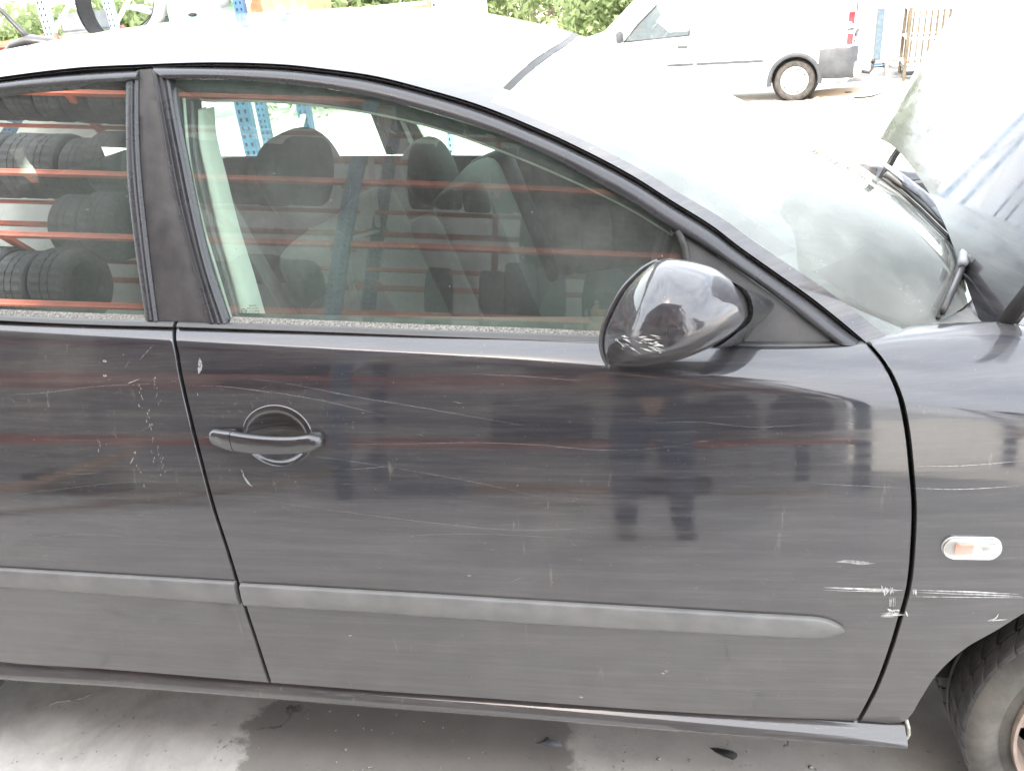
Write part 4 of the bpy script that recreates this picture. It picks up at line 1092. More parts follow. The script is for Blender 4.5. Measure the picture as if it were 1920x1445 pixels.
# ------------------------------------------------------------------ ground and terrain
V = []; xs_ = [-400, -120, -40, -14, -8, -5, -3, -2, -1, 0, 1, 2, 3, 5, 8, 14, 40, 120, 400]; ys_ = [-300, -80, -20, -8, -4, -2, -1, 0, 1, 2, 2.5, 3, 5, 8, 12, 16.5, 22, 40, 120, 400]
for x in xs_:
    for y in ys_: V.append((x, y, gz(y)))
link('ground', mesh('ground', V, grid_faces(len(xs_), len(ys_))[::1]), M['concrete'], kind='structure')
for p in bpy.data.meshes['ground'].polygons: pass
bpy.data.meshes['ground'].flip_normals() if bpy.data.meshes['ground'].polygons[0].normal.z < 0 else None
# earth bank behind the yard
V = []; nx, ny = 60, 16
for i in range(nx):
    x = -40+90*i/(nx-1)
    for j in range(ny):
        f = j/(ny-1); y = 19+26*f
        h = 5.5*f**1.3*(.8+.25*sin(x*.21)+.12*sin(x*.63+1))*(1+.1*sin(j*1.7+x))
        V.append((x, y+1.2*sin(x*.3), gz(20)-.02+h))
link('earth_bank', mesh('earth_bank', V, grid_faces(nx, ny, True)), M['earth'], kind='structure')

def foliage(name, centre, rad, n, leaf, mat, parent, seed, clumps=18):
    r = random.Random(seed); cs = []
    for k in range(clumps):
        a = r.uniform(0, 2*pi); b = r.uniform(-.6, 1); q = r.uniform(.45, 1)
        cs.append((centre[0]+rad[0]*q*cos(a)*sqrt(max(0, 1-b*b)), centre[1]+rad[1]*q*sin(a)*sqrt(max(0, 1-b*b)), centre[2]+rad[2]*b*q, r.uniform(.25, .5)))
    V = []; F = []
    for i in range(n):
        c = r.choice(cs); s = c[3]
        p = Vector((c[0]+r.gauss(0, .5)*rad[0]*s, c[1]+r.gauss(0, .5)*rad[1]*s, c[2]+r.gauss(0, .5)*rad[2]*s))
        d1 = Vector((r.gauss(0, 1), r.gauss(0, 1), r.gauss(0, 1))).normalized(); d2 = d1.cross(Vector((r.gauss(0, 1), r.gauss(0, 1), r.gauss(0, 1)))).normalized()
        L = leaf*r.uniform(.6, 1.4); b = len(V)
        V += [p-d1*L, p-d2*L*.45, p+d1*L, p+d2*L*.45]; F.append((b, b+1, b+2, b+3))
    return link(name, mesh(name, V, F), mat, parent, smooth=False)
def tree(name, x, y, h, rad, n, leaf, mat, label, cat, seed, group=None, trunk=True):
    t = empty(name, (x, y, gz(y)), 0, label, cat, group)
    foliage('crown', (0, 0, h-rad[2]*.8), rad, n, leaf, mat, t, seed, 26)
    r = random.Random(seed); mb = MB()
    mb.tube([(0, 0, -.1), (r.gauss(0, .08), r.gauss(0, .08), h*.3), (r.gauss(0, .15), r.gauss(0, .15), h*.6), (0, 0, h*.85)], [h*.03, h*.024, h*.016, h*.006], 8)
    for k in range(6):
        a = r.uniform(0, 2*pi); z0 = h*r.uniform(.25, .6); mb.tube([(0, 0, z0), (rad[0]*.4*cos(a), rad[1]*.4*sin(a), z0+h*.15), (rad[0]*.75*cos(a), rad[1]*.75*sin(a), z0+h*.25)], [h*.012, h*.008, h*.003], 6)
    mb.build('trunk', M['bark'], t, True); return t
tree('tree', -11.8, 15.5, 2.45, (2.0, 1.8, 1.0), 5200, .10, M['leaf'], 'rounded green tree behind the blue rack upright nearest the roof aerial', 'tree', 31, 'trees beyond the yard')
tree('tree', -7.4, 17.0, 2.7, (1.8, 1.8, 1.8), 4600, .10, M['leaf'], 'green tree between the paired blue rack uprights', 'tree', 32, 'trees beyond the yard')
tree('tree', -5.4, 18.5, 2.8, (2.0, 1.8, 1.7), 4600, .10, M['leaf'], 'green tree behind the green bumper on the rack', 'tree', 33, 'trees beyond the yard')
tree('tree', -2.9, 18.0, 3.0, (1.9, 1.6, 1.5), 4600, .10, M['leaf'], 'green tree behind the white lattice braces of the rack', 'tree', 34, 'trees beyond the yard')
tree('tree', -.75, 15.0, 2.6, (1.1, 1.1, 1.3), 5200, .08, M['leaf'], 'bright green tree just beyond the end post of the rack', 'tree', 35, 'trees beyond the yard')
def bush(x, y, h, rad, n, mat, label, seed):
    t = empty('bush', (x, y, gz(y)), 0, label, 'bush', 'bushes on the earth bank')
    foliage('foliage', (0, 0, h*.5), rad, n, .07, mat, t, seed, 22)
    MB().tube([(0, 0, -.1), (.05, 0, h*.5)], [.05, .02], 6).build('stem', M['bark'], t, True)
bush(1.15, 17.0, 1.3, (1.1, .9, .75), 6000, M['leaf_dry'], 'round olive-yellow bush left of the white van bonnet', 41)
bush(2.1, 18.2, 1.2, (.8, .8, .65), 3600, M['leaf_dry'], 'smaller olive bush tucked behind the white van bonnet', 42)
bush(-.1, 21.0, 1.0, (1.3, .8, .6), 3600, M['leaf_dry'], 'low sparse bush on the pale earth bank beside the green tree', 43)

# ------------------------------------------------------------------ storage rack standing behind the car
def perforated(name, x, y, z0, z1, parent, mat, w=.09, d=.06):
    mb = MB().box((x, y, (z0+z1)/2), (w, d, z1-z0), None, .004); o = mb.build(name, mat, parent)
    h = MB(); z = z0+.06
    while z < z1-.04:
        for dx in (-w*.22, w*.22):
            for s in (-1, 1): h.box((x+dx, y+s*(d/2+.0005), z), (w*.16, .001, .022))
        z += .05
    h.build('perforation', M['dark'], o, kind='stuff'); return o
def rack(name, xs, y0, y1, levels, top, label, cat='storage rack', beam='orange', braces='white_plastic', beam_h=.10, group=None):
    t = empty(name, (0, 0, 0), 0, label, cat, group)
    for i, x in enumerate(xs):
        for y in (y0, y1): perforated('upright', x, y, gz(y), top, t, M['dull_blue'] if name == 'tyre_rack' else M['blue_steel'] if i % 2 == 0 or name != 'parts_rack' else M['pale_blue'])
        z = GZ+.25; s = 1
        while z < top-.7:
            MB().bar((x, y0, z if s > 0 else z+.6), (x, y1, z+.6 if s > 0 else z), .035, .02).build('brace', M[braces], t); z += .62; s = -s
        MB().bar((x, y0, top-.1), (x, y1, top-.1), .035, .02).build('brace', M[braces], t)
    for z in levels:
        for a, b in zip(xs[:-1], xs[1:]):
            for y in (y0, y1):
                o = MB().box(((a+b)/2, y-.0, z+beam_h*.33), (b-a-.10, .045, beam_h*.34), None, .003).box(((a+b)/2, y-.0, z-beam_h*.33), (b-a-.10, .045, beam_h*.34), None, .003).box(((a+b)/2, y+.012, z), (b-a-.10, .012, beam_h*.5)).build('beam', M[beam], t)
                for e in (a+.06, b-.06): MB().box((e, y-.03*(1 if y == y0 else -1), z), (.035, .02, beam_h*1.9), None, .002).build('beam_connector', M[beam], o)
    return t
zbm = float(aty(600, 42, 6.0)[2]); zbm2 = float(aty(100, 82, 6.0)[2]); ZB = (zbm+zbm2)/2
xr = [-9.0, float(aty(86, 30, 6.0)[0]), float(aty(452, 20, 6.0)[0]), float(aty(822, 28, 6.0)[0])]
rk = rack('parts_rack', xr, 6.0, 6.95, [ZB], 3.4, 'blue and orange storage rack holding loose body panels behind the saloon roof')
# a second beam line at the back edge and white decking
boxo('decking', ((xr[1]+xr[-1])/2, 6.48, ZB+.055), (xr[-1]-xr[1]-.12, .86, .012), M['white_plastic'], rk)
for a, b in zip(xr[:-1], xr[1:]):
    MB().bar((a, 6.97, ZB+.1), (b, 6.97, 3.2), .05, .02).bar((b, 6.99, ZB+.1), (a, 6.99, 3.2), .05, .02).build('back_brace', M['white_plastic'], rk)
def bgp(px, py, y): return Vector(aty(px, py, y))
DZ = ZB+.062
def stand(o, dz=0): return o
# curved white bumper skins with dark inner faces
def bumper_skin(name, x, y, z, R_, w, a0, a1, th, mat, label, cat, tilt=0, inner=None, lie=False, lid=.03):
    t = empty(name, (x, y, z), tilt, label, cat)
    V = []; n = 22
    for i in range(n):
        a = a0+(a1-a0)*i/(n-1)
        for rr_, yy in ((R_, -w/2), (R_+.02, -w/2+.03), (R_+.02, w/2-.03), (R_, w/2)): V.append((rr_*cos(a), yy, rr_*sin(a)))
    o = link('outer_skin', mesh('outer_skin', V, grid_faces(n, 4)), mat, t)
    V = []
    for i in range(n):
        a = a0+(a1-a0)*i/(n-1)
        for yy in (-w/2+.004, w/2-.004): V.append(((R_-.012)*cos(a), yy, (R_-.012)*sin(a)))
    link('inner_skin', mesh('inner_skin', V, grid_faces(n, 2)), inner or M['grey_plastic'], t)
    zs = min(v[2] for v in V)
    for c in t.children: c.location.z = -zs
    return t
p = bgp(228, 52, 6.3); bumper_skin('bumper_skin', p.x, 6.4, DZ, .42, .45, radians(-80), radians(30), .02, M['white_plastic'], 'curled white bumper skin standing on the rack, nearest the small black roof lug', 'bumper', .3)
p = bgp(262, 52, 6.3); bumper_skin('bumper_skin', p.x, 6.35, DZ, .26, .40, radians(-95), radians(20), .02, M['white_plastic'], 'smaller white curled panel between the larger bumper skin and the green bumper', 'bumper', .1)
p = bgp(190, 48, 6.3); bumper_skin('trim_piece', p.x+.25, 6.25, DZ, .34, .22, radians(150), radians(215), .02, M['grey_plastic'], 'short dark grey curved panel upright on the rack before the white bumper skin', 'car panel', 0, M['dark'])
# green bumper
t = empty('green_bumper', (bgp(392, 45, 6.3).x, 6.35, DZ), .05, 'pale green bumper with a round lamp hole lying on the rack', 'bumper')
V = []; n = 30
for i in range(n):
    f = i/(n-1)*2-1
    for (yy, zz) in ((-.16, 0), (-.22, .05), (-.22, .16), (-.17, .25), (-.05, .29), (.10, .28)): V.append((f*.36, yy*.7+.10*abs(f)**2.5, zz*(1-.15*f*f)+.03*f))
link('shell', mesh('shell', V, grid_faces(n, 6, True)), M['green_plastic'], t)
MB().tube([(.22, -.17, .15), (.22, -.13, .15)], [.055, .055], 20, squash=.9).build('lamp_hole', M['grey_plastic'], t, True)
MB().tube([(-.08, -.172, .07), (-.08, -.14, .07)], [.04, .035], 16, squash=.4).build('vent_hole', M['dark'], t, True)
t = empty('cardboard_box', (bgp(535, 40, 6.3).x, 6.4, DZ), -.1, 'orange-brown torn cardboard box at the middle of the rack', 'box')
MB().box((0, 0, .16), (.62, .45, .32)).build('carton', M['cardboard'], t)
MB().box((-.36, -.05, .30), (.16, .40, .006), Matrix.Rotation(.7, 3, 'Y')).box((.36, -.05, .30), (.16, .40, .006), Matrix.Rotation(-.5, 3, 'Y')).build('flap', M['cardboard'], t)
t = empty('white_panel_stack', (bgp(300, 45, 6.3).x, 6.55, DZ), 0, 'pale crumpled body panels heaped behind the green bumper', 'car panels')
for k in range(4):
    boxo('body_panel', (.1*k-.1, .04*k, .10+.05*k), (.6, .3, .02), M['white_plastic'] if k % 2 else M['grey_plastic'], t, .004, Matrix.Rotation(.3+.15*k, 3, 'Y'))
t = empty('black_crate', (bgp(148, 50, 6.5).x, 6.6, DZ), .2, 'small dark crate on the rack between the paired blue uprights', 'crate')
MB().box((0, 0, .02), (.34, .26, .03)).box((0, -.125, .1), (.34, .01, .16)).box((0, .125, .1), (.34, .01, .16)).box((-.165, 0, .1), (.01, .26, .16)).box((.165, 0, .1), (.01, .26, .16)).build('crate_body', M['grey_plastic'], t)
# white end post unit beside the rack
t = empty('white_cabinet', (float(aty(862, 40, 6.1)[0]), 6.3, gz(6.3)), 0, 'tall white steel cabinet closing the end of the storage rack', 'cabinet')
MB().box((0, 0, .83), (.26, .7, 1.66), None, .01).build('casing', M['white_paint'], t)
MB().box((-.02, -.354, 1.2), (.018, .006, .75)).build('slot', M['blue_steel'], t)

# racked doors further left, seen through the cabin
t2 = rack('door_rack', [-7.2, -4.9, -2.6], 3.9, 4.8, [.25, 1.15], 1.22, 'low blue rack stacked with stripped white car doors behind the saloon', beam='pale_blue')
def card(x, y, z, rz, col, label):
    t = empty('stripped_door', (x, y, z), rz, label, 'car door')
    out = [(-.42, 0), (.42, 0), (.46, .3), (.40, .62), (.1, .86), (-.38, .86), (-.46, .5)]
    V = [(a, -.03, b) for a, b in out]+[(a, .03, b) for a, b in out]; n = len(out)
    F = [tuple(range(n))[::-1], tuple(range(n, 2*n))]+[(i, (i+1) % n, n+(i+1) % n, n+i) for i in range(n)]
    link('skin', mesh('skin', V, F), col, t, smooth=False)
    MB().tube([(-.15, -.04, .33), (-.15, -.02, .33)], [.13, .12], 20).build('speaker_hole', M['dark'], t, True)
    MB().tube([(.17, -.04, .42), (.17, -.02, .42)], [.10, .09], 16, squash=1.4).build('access_hole', M['dark'], t, True)
    MB().box((0, -.036, .62), (.5, .006, .05)).build('handle_slot', M['grey_plastic'], t)
card(-5.55, 4.0, .31, .1, M['white_plastic'], 'stripped white door with two dark holes leaning on the low rack, seen through the cabin')
card(-4.35, 4.0, .31, -.1, M['white_plastic'], 'stripped white door standing right of the rack post, seen through the front window')
card(-6.4, 4.1, .31, .2, M['pale_blue'], 'pale blue stripped door furthest along the low rack')

# ------------------------------------------------------------------ white van
def van():
    P = atg(1487, 190); phi = radians(13)
    t = empty('white_van', (P[0], P[1], float(gz(P[1]))), pi-phi, 'small white panel van with grey plastic corners and red tail lamp, side-on across the yard', 'van')
    # local: x forward, y to the van's left (towards the viewer), wheel contact at origin; side plane at y=+.03
    st = [(-.78, .30, 1.62, .80), (-.74, .26, 1.78, .84), (-.4, .26, 1.84, .85), (.6, .26, 1.85, .85), (1.9, .26, 1.82, .85), (2.37, .26, 1.70, .84), (2.77, .26, 1.36, .84), (3.04, .26, 1.13, .83), (3.5, .26, 1.02, .80), (3.85, .28, .86, .74), (3.95, .34, .70, .66)]
    V = []
    for x, zb_, zt, hw in st:
        sec = [(1.0, zb_), (1.015, .45), (1.015, .60), (1.0, .92)]
        for s, z in sec: V.append((x, hw*s, min(z, zt-.12)))
        V += [(x, hw*.955, min(1.25, zt-.10)), (x, hw*.90, max(zt-.16, zt*.9)), (x, hw*.82, zt-.05), (x, hw*.6, zt), (x, 0, zt+.01)]
        V += [(x, -hw*.6, zt), (x, -hw*.82, zt-.05), (x, -hw*.90, max(zt-.16, zt*.9)), (x, -hw*.955, min(1.25, zt-.10))]
        for s, z in sec[::-1]: V.append((x, -hw*s, min(z, zt-.12)))
    m = len(V)//len(st); F = []
    for i in range(len(st)-1):
        for k in range(m): F.append((i*m+k, i*m+(k+1) % m, (i+1)*m+(k+1) % m, (i+1)*m+k))
    F.append(tuple(range(m))[::-1]); F.append(tuple((len(st)-1)*m+k for k in range(m)))
    b = link('body', mesh('body', V, F), M['white_paint'], t)
    b.location = (0, -.82, 0)
    bm = bmesh.new(); bm.from_mesh(b.data); bmesh.ops.recalc_face_normals(bm, faces=bm.faces); bm.to_mesh(b.data); bm.free()
    cut = MB()
    for x in (0, 3.45): cut.tube([(x, .3, .30), (x, -2.0, .30)], [.345, .345], 40)
    co = cut.build('cutter', M['dark']); co.location = (0, 0, 0); co.parent = t; 
    md = b.modifiers.new('b', 'BOOLEAN'); md.object = co; md.operation = 'DIFFERENCE'; md.solver = 'EXACT'
    bpy.context.view_layer.update(); dg = bpy.context.evaluated_depsgraph_get()
    nm = bpy.data.meshes.new_from_object(b.evaluated_get(dg)); b.modifiers.clear(); b.data = nm; nm.name = 'body'
    bpy.data.objects.remove(co); autosmooth(b, 30)
    sy = .028
    # dark inner wheel houses
    for x in (0, 3.45):
        MB().tube([(x, -.5, .30), (x, -.12, .30)], [.34, .34], 30).build('wheel_house', M['dark'], t, True)
    # wheels
    R_ = .29
    for x in (0, 3.45):
        for y, s in ((-.02, 1), (-1.62, -1)):
            w = empty('wheel', (x, y, R_)); w.parent = t
            prof = [(.20, .0), (.215, .012), (.25, .018), (.275, .01), (.29, -.01), (.29, -.15), (.27, -.17), (.2, -.17)]
            V = []; F = []; m = len(prof); n = 48
            for k in range(n):
                a = 2*pi*k/n
                for rad, yy in prof: V.append((rad*cos(a), yy*s, rad*sin(a)))
            for k in range(n):
                for j in range(m-1): F.append((k*m+j, k*m+j+1, ((k+1) % n)*m+j+1, ((k+1) % n)*m+j))
            link('tyre', mesh('tyre', V, F), M['van_tyre'], w)
            hc = MB().tube([(0, -.03*s, 0), (0, .004*s, 0), (0, .016*s, 0), (0, .022*s, 0)], [.20, .20, .17, .06], 40).build('hub_cap', M['white_plastic'], w, True)
            for q in range(10):
                a = 2*pi*q/10; MB().box((.165*cos(a), .0175*s, .165*sin(a)), (.018, .010, .055), Matrix.Rotation(-a, 3, 'Y')).build('vent', M['dark'], hc)
    # grey arch flare, rear corner, sill line, mouldings
    V = []; n = 26
    for k in range(n):
        a = radians(-12)+radians(200)*k/(n-1)
        for rad, yy in ((.335, .0), (.335, sy+.020), (.36, sy+.03), (.395, sy+.020), (.40, sy-.01)): V.append((rad*cos(a), yy, .30+rad*sin(a)))
    link('arch_flare', mesh('arch_flare', V, grid_faces(n, 5)), M['van_grey'], t)
    V = []
    for x in np.linspace(-.33, -.86, 10):
        for z, yy in ((.30, .0), (.32, .03), (.45, .038), (.70, .036), (.74, .01)): V.append((x, yy+sy-.01-.12*max(0, (-x-.70)/.16)**2, z if x > -.4 or z > .35 else z))
    link('rear_corner', mesh('rear_corner', V, grid_faces(10, 5)), M['van_grey'], t)
    MB().box((-.83, -.82, .42), (.16, 1.60, .22), None, .05).build('rear_bumper', M['white_plastic'], t)
    MB().box((-.84, -.82, .315), (.15, 1.56, .05), None, .02).build('bumper_valance', M['wood'], t)
    for a, b_ in ((.46, 1.47), (1.51, 2.68)):
        MB().box(((a+b_)/2, sy+.012, .60), (b_-a, .018, .045), None, .006).build('side_moulding', M['van_grey'], t)
    MB().box((1.6, sy-.02, .262), (2.4, .04, .02)).build('sill_edge', M['wood'], t)
    # door shuts as recessed dark lines
    MB().box((1.49, sy+.0045, .80), (.008, .004, 1.0)).box((2.72, sy-.002, .70), (.008, .004, .75)).build('door_shut', M['van_grey'], t)
    # cab window
    Rm = Matrix.Rotation(-.17, 3, 'X')
    out = [(1.58, 1.02), (2.62, .98), (2.40, 1.22), (2.02, 1.55), (1.58, 1.60)]
    def ywin(z): return .028-.82+.82 - (0 if z < .92 else (z-.92)*.14)
    V = [(x, ywin(z)+.006, z) for x, z in out]; link('cab_window', mesh('cab_window', V, [tuple(range(5))]), M['van_glass'], t, smooth=False)
    MB().tube([(x, ywin(z)+.010, z) for x, z in out+[out[0]]], .012, 6).build('window_seal', M['van_grey'], t, True)
    MB().tube([(1.9, ywin(1.2)-.2, 1.05), (2.0, -.2, 1.25), (1.9, -.2, 1.4)], [.06, .16, .10], 10, squash=.4).build('crumpled_sheet', M['van_grey'], t, True)
    MB().box((2.66, .11, 1.06), (.10, .16, .17), None, .035).bar((2.66, .0, 1.0), (2.66, .08, 1.02), .04).build('door_mirror', M['van_grey'], t, True)
    MB().box((1.68, .04, .86), (.16, .022, .045), None, .008).build('door_handle', M['van_grey'], t)
    # tail lamp: three fields
    for z, mt, h in ((1.12, 'red_lens', .16), (1.02, 'white_plastic', .035), (.97, 'steel_dark', .03), (.935, 'white_plastic', .035), (.84, 'red_lens', .15)):
        MB().box((-.735, sy-.03-max(0, z-.92)*.12, z), (.085, .06, h), None, .004).build('tail_lamp', M[mt], t)
    # rear door: window, plate, handle bar, badge
    rx = -.79
    MB().box((rx, -.45, 1.36), (.012, .42, .34), None, .005).build('rear_window', M['van_glass'], t)
    MB().box((rx+.01, -.45, 1.36), (.012, .48, .40), None, .005).build('rear_window_seal', M['van_grey'], t)
    MB().box((rx-.01, -.75, .86), (.03, .85, .05), None, .01).build('handle_bar', M['van_grey'], t)
    MB().box((rx+.004, -.42, .70), (.012, .22, .18), None, .004).build('plate_recess', M['van_grey'], t)
    MB().box((rx-.004, -.42, .70), (.012, .17, .14), None, .004).build('rear_number_plate', M['white_paint'], t)
    MB().box((rx+.0, -.82, 1.2), (.004, .012, 1.1)).build('door_shut', M['van_grey'], t)
    MB().box((rx-.006, -.30, 1.08), (.012, .025, .03)).build('lock_barrel', M['steel_dark'], t)
    # tow bar
    MB().tube([(-.86, -.8, .30), (-1.02, -.8, .27), (-1.06, -.8, .33), (-1.06, -.8, .42)], .022, 8).tube([(-1.06, -.8, .41), (-1.06, -.8, .47)], [.035, .03], 10).bar((-.84, -.3, .28), (-.84, -1.3, .28), .05).build('tow_bar', M['steel_dark'], t, True)
    return t
M['van_glass'] = make_glass('van_window_glass', (.30, .34, .36), dust_haze=.05)
van()

# ------------------------------------------------------------------ things beyond the van
def near(px, py, y): return Vector(aty(px, py, y))
p = near(1654, 30, 17.5)
t = empty('blue_post', (p.x, 17.5, gz(15.5)-.0), 0, 'square blue steel post rising behind the back of the van', 'post'); boxo('shaft', (0, 0, 1.8), (.17, .17, 3.6), M['post_blue'], t, .01); boxo('foot_plate', (0, 0, .01), (.32, .32, .02), M['blue_steel'], t)
p = near(1700, 120, 17)
t = empty('white_container', (p.x+.55, 17.0, gz(17)), 0, 'low white steel container with small grey lettering behind the van', 'container')
MB().box((0, 0, .62), (1.9, 1.3, 1.0), None, .02).build('tank_body', M['white_paint'], t)
for z in (.30, .62, .94): MB().box((0, -.655, z), (1.86, .02, .03)).build('rib', M['white_paint'], t)
for sx in (-.8, .8): MB().box((sx, 0, .06), (.1, 1.2, .12)).build('skid', M['grey_plastic'], t)
q_ = near(1671, 121, 17-.6); text('container_print', 'BPLUS', .15, (q_.x-p.x-.55, -.668, q_.z-gz(17)), M['grey_plastic'], t)
t = empty('steel_frame', (near(1632, 152, 15.2).x, 15.2, gz(15.2)), .05, 'low grey square-tube steel frame on the ground behind the van', 'frame')
for z in (.03, .30): MB().box((0, 0, z), (1.15, .05, .05)).build('rail', M['galv'], t)
for x in (-.55, .25): MB().box((x, 0, .165), (.06, .05, .22)).build('post', M['galv'], t)
for x in (-.55, .55): MB().box((x, .4, .03), (.05, .75, .05)).build('rail', M['galv'], t)
t = empty('dark_slab', (near(1640, 155, 16).x+.1, 15.9, gz(15.9)), .05, 'dark steel plate lying inside the low grey frame', 'plate'); boxo('plate', (0, 0, .06), (1.1, .5, .10), M['grey_plastic'], t, .01)
P = atg(1590, 178)
t = empty('round_cover', (P[0], P[1], gz(P[1])), 0, 'flat round sand-coloured cover on the ground behind the van wheel', 'cover')
MB().tube([(0, 0, .0), (0, 0, .03), (0, 0, .036)], [.62, .60, .50], 36).build('disc', M['earth'], t, True); MB().tube([(.0, 0, .036), (0, 0, .045)], [.06, .05], 12).build('lifting_eye', M['steel_dark'], t)
t = empty('chain', (0, 0, 0), 0, 'dark chain curled on the pale ground beside the round cover', 'chain')
cp = resample([tuple(atg(a, b, .015)) for a, b in ((1606, 183), (1625, 182), (1645, 178), (1658, 172))], 22)
for i in range(21): MB().box(Vector(cp[i]), (.075, .03, .02), Matrix.Rotation((i % 2)*.6+.2, 3, 'Z'), .005).build('link', M['steel_dark'], t)
t = empty('wire_cage', (near(1772, 60, 15.0).x, 15.0, gz(15)), -.15, 'cream wire cage pallet standing right of the van', 'cage')
for k in range(13):
    x = -.55+1.1*k/12; MB().box((x, -.45, .70), (.022, .022, .82)).build('bar', M['cage_steel'], t); MB().box((x, .45, .70), (.022, .022, .82)).build('bar', M['cage_steel'], t)
for z in (.28, .68, 1.12):
    for y in (-.45, .45): MB().box((0, y, z), (1.2, .035, .035)).build('rail', M['white_plastic'], t)
for x in (-.6, .6):
    for y in (-.45, .45): MB().box((x, y, .58), (.05, .05, 1.16)).build('corner_post', M['cage_steel'], t)
    for z in (.28, .68, 1.12): MB().box((x, 0, z), (.035, .9, .035)).build('rail', M['white_plastic'], t)
boxo('floor_tray', (0, 0, .20), (1.2, .9, .06), M['grey_plastic'], t)
t = empty('white_bumper', (near(1775, 28, 15.0).x-.25, 14.9, gz(15)+1.15), -.15, 'long white bumper laid across the top of the wire cage', 'bumper')
V = []
for i in range(24):
    f = i/23*2-1
    for yy, zz in ((-.10, 0), (-.16, .05), (-.16, .17), (-.08, .22)): V.append((f*.85, yy+.25*abs(f)**3, zz))
link('shell', mesh('shell', V, grid_faces(24, 4, True)), M['white_plastic'], t); MB().box((-.5, -.165, .10), (.16, .01, .07), None, .004).build('lamp_recess', M['grey_plastic'], t)
t = empty('brown_panel', (near(1765, 5, 15.4).x, 15.3, gz(15)+1.37), -.35, 'rust-brown curved body panel heaped above the white bumper', 'car panel')
V = []
for i in range(16):
    f = i/15*2-1
    for yy, zz in ((-.3, 0), (-.1, .12), (.2, .15)): V.append((f*.8, yy, zz+.18*(1-f*f)))
link('panel_skin', mesh('panel_skin', V, grid_faces(16, 3, True)), M['brown_paint'], t)

# ------------------------------------------------------------------ debris beside the sill
rr = random.Random(5)
def shard(px, py, pts, mat, label, cat, h=.004, rz=0):
    P = atz(px, py, GZ+.003); t = empty(cat.replace(' ', '_'), (P[0], P[1], GZ+.002), rz, label, cat)
    n = len(pts); pts = [(a*.62, b*.62) for a, b in pts]
    n = len(pts); V = [(a, b, .0) for a, b in pts]+[(a*.96, b*.96, h+.006*sin(a*60)) for a, b in pts]; c = len(V); V.append((0, 0, h+.008))
    F = [(i, (i+1) % n, n+(i+1) % n, n+i) for i in range(n)]+[(n+i, n+(i+1) % n, c) for i in range(n)]
    link('flake', mesh('flake', V, F), mat, t)
shard(1032, 1392, [(-.055, -.002), (-.03, .006), (-.015, .030), (.0, .012), (.03, .008), (.048, -.012), (.01, -.014), (-.02, -.010)], M['shard_light'] if 'shard_light' in M else M['grey_plastic'], 'pale torn plastic shard on the damp concrete below the front door', 'plastic shard', .003)
shard(1358, 1410, [(-.05, .018), (-.02, .020), (.0, .008), (.03, .0), (.045, -.012), (.030, -.028), (.0, -.016), (-.03, .0)], M['rubber'], 'dark curled rubber scrap on the dry concrete below the wing', 'rubber scrap', .004)
mb = MB()
for i in range(420):
    x = rr.uniform(-1.6, .8); y = rr.uniform(-.35, .35); s = rr.uniform(.001, .0035)*(1.8 if rr.random() < .06 else 1)
    mb.tube([(x, y, GZ+.0003), (x+.3*s, y, GZ+s*.8), (x, y+.2*s, GZ+s*1.3)], [s, s*.9, s*.3], 5)
mb.build('grit', M['bird'], None, True, kind='stuff')
bpy.data.objects['grit']['label'] = 'loose grit and small stones scattered on the concrete'
# pale root-like twig by the sill
P = [tuple(atz(a, b, GZ+.004)) for a, b in ((85, 1323), (110, 1314), (135, 1312), (160, 1306), (178, 1297))]
t = tag(MB().tube(P, [.0015, .002, .0018, .0012, .0006], 6).tube([P[2], tuple(atz(150, 1318, GZ+.004))], [.0014, .0006], 5).build('twig', M['bird'], None, True), 'thin pale twig lying on the concrete below the rear door', 'twig')

_before = set(bpy.data.objects)
# ------------------------------------------------------------------ tyre store opposite the car (seen mirrored in glass and paint)
YF, YB = -2.9, -3.85
LV = [.58, 1.34, 1.98, 2.58, 3.18, 4.08]
XR = [-10.9, -7.8, -4.75, -1.70, 1.35]
store = rack('tyre_rack', XR, YF, YB, LV, 4.6, 'tall blue and orange tyre rack opposite the saloon, mirrored in its windows', beam_h=.048)
for z in LV:           # inner beams that the tyres sit between
    for a, b in zip(XR[:-1], XR[1:]): MB().box(((a+b)/2, YF-.50, z), (b-a-.10, .03, .035), None, .005).build('beam', M['orange'], store)
for z in LV[2:]:       # shelf ties
    for x in XR[:-1]:
        for k in (1, 2): MB().box((x+3.05*k/3, (YF+YB)/2, z-.005), (.05, .9, .04)).build('cross_tie', M['orange'], store)
def tyre_mesh(nm, r, w, nb, mat):
    V = []; F = []; prof = [(.62, .30), (.66, .47), (.80, .52), (.93, .50), (.975, .44), (1, .34)]
    prof = prof+[(1, .13), (.965, .12), (.965, .10), (1, .09), (1, -.09), (.965, -.10), (.965, -.12), (1, -.13)]+[(a, -b) for a, b in prof[::-1]]
    n = nb*2; m = len(prof)
    for k in range(n):
        a = 2*pi*k/n
        for q, (rad, yy) in enumerate(prof):
            rr_ = rad if not (k % 2 and rad == 1) else .975
            V.append((yy*w, rr_*r*cos(a), rr_*r*sin(a)))
    for k in range(n):
        for j in range(m-1): F.append((k*m+j, k*m+j+1, ((k+1) % n)*m+j+1, ((k+1) % n)*m+j))
    for k in range(n): F.append((k*m, ((k+1) % n)*m, ((k+1) % n)*m+m-1, k*m+m-1))
    me = mesh(nm, V, F); me.materials.append(mat); return me
TM = [tyre_mesh('tyre', .30, .19, 26, M['rubber_tyre']), tyre_mesh('tyre', .315, .215, 30, M['rubber_tyre']), tyre_mesh('tyre', .285, .175, 24, M['rubber_tyre'])]
TR = [.30, .315, .285]; TW = [.19*1.04, .215*1.04, .175*1.04]
rr = random.Random(21)
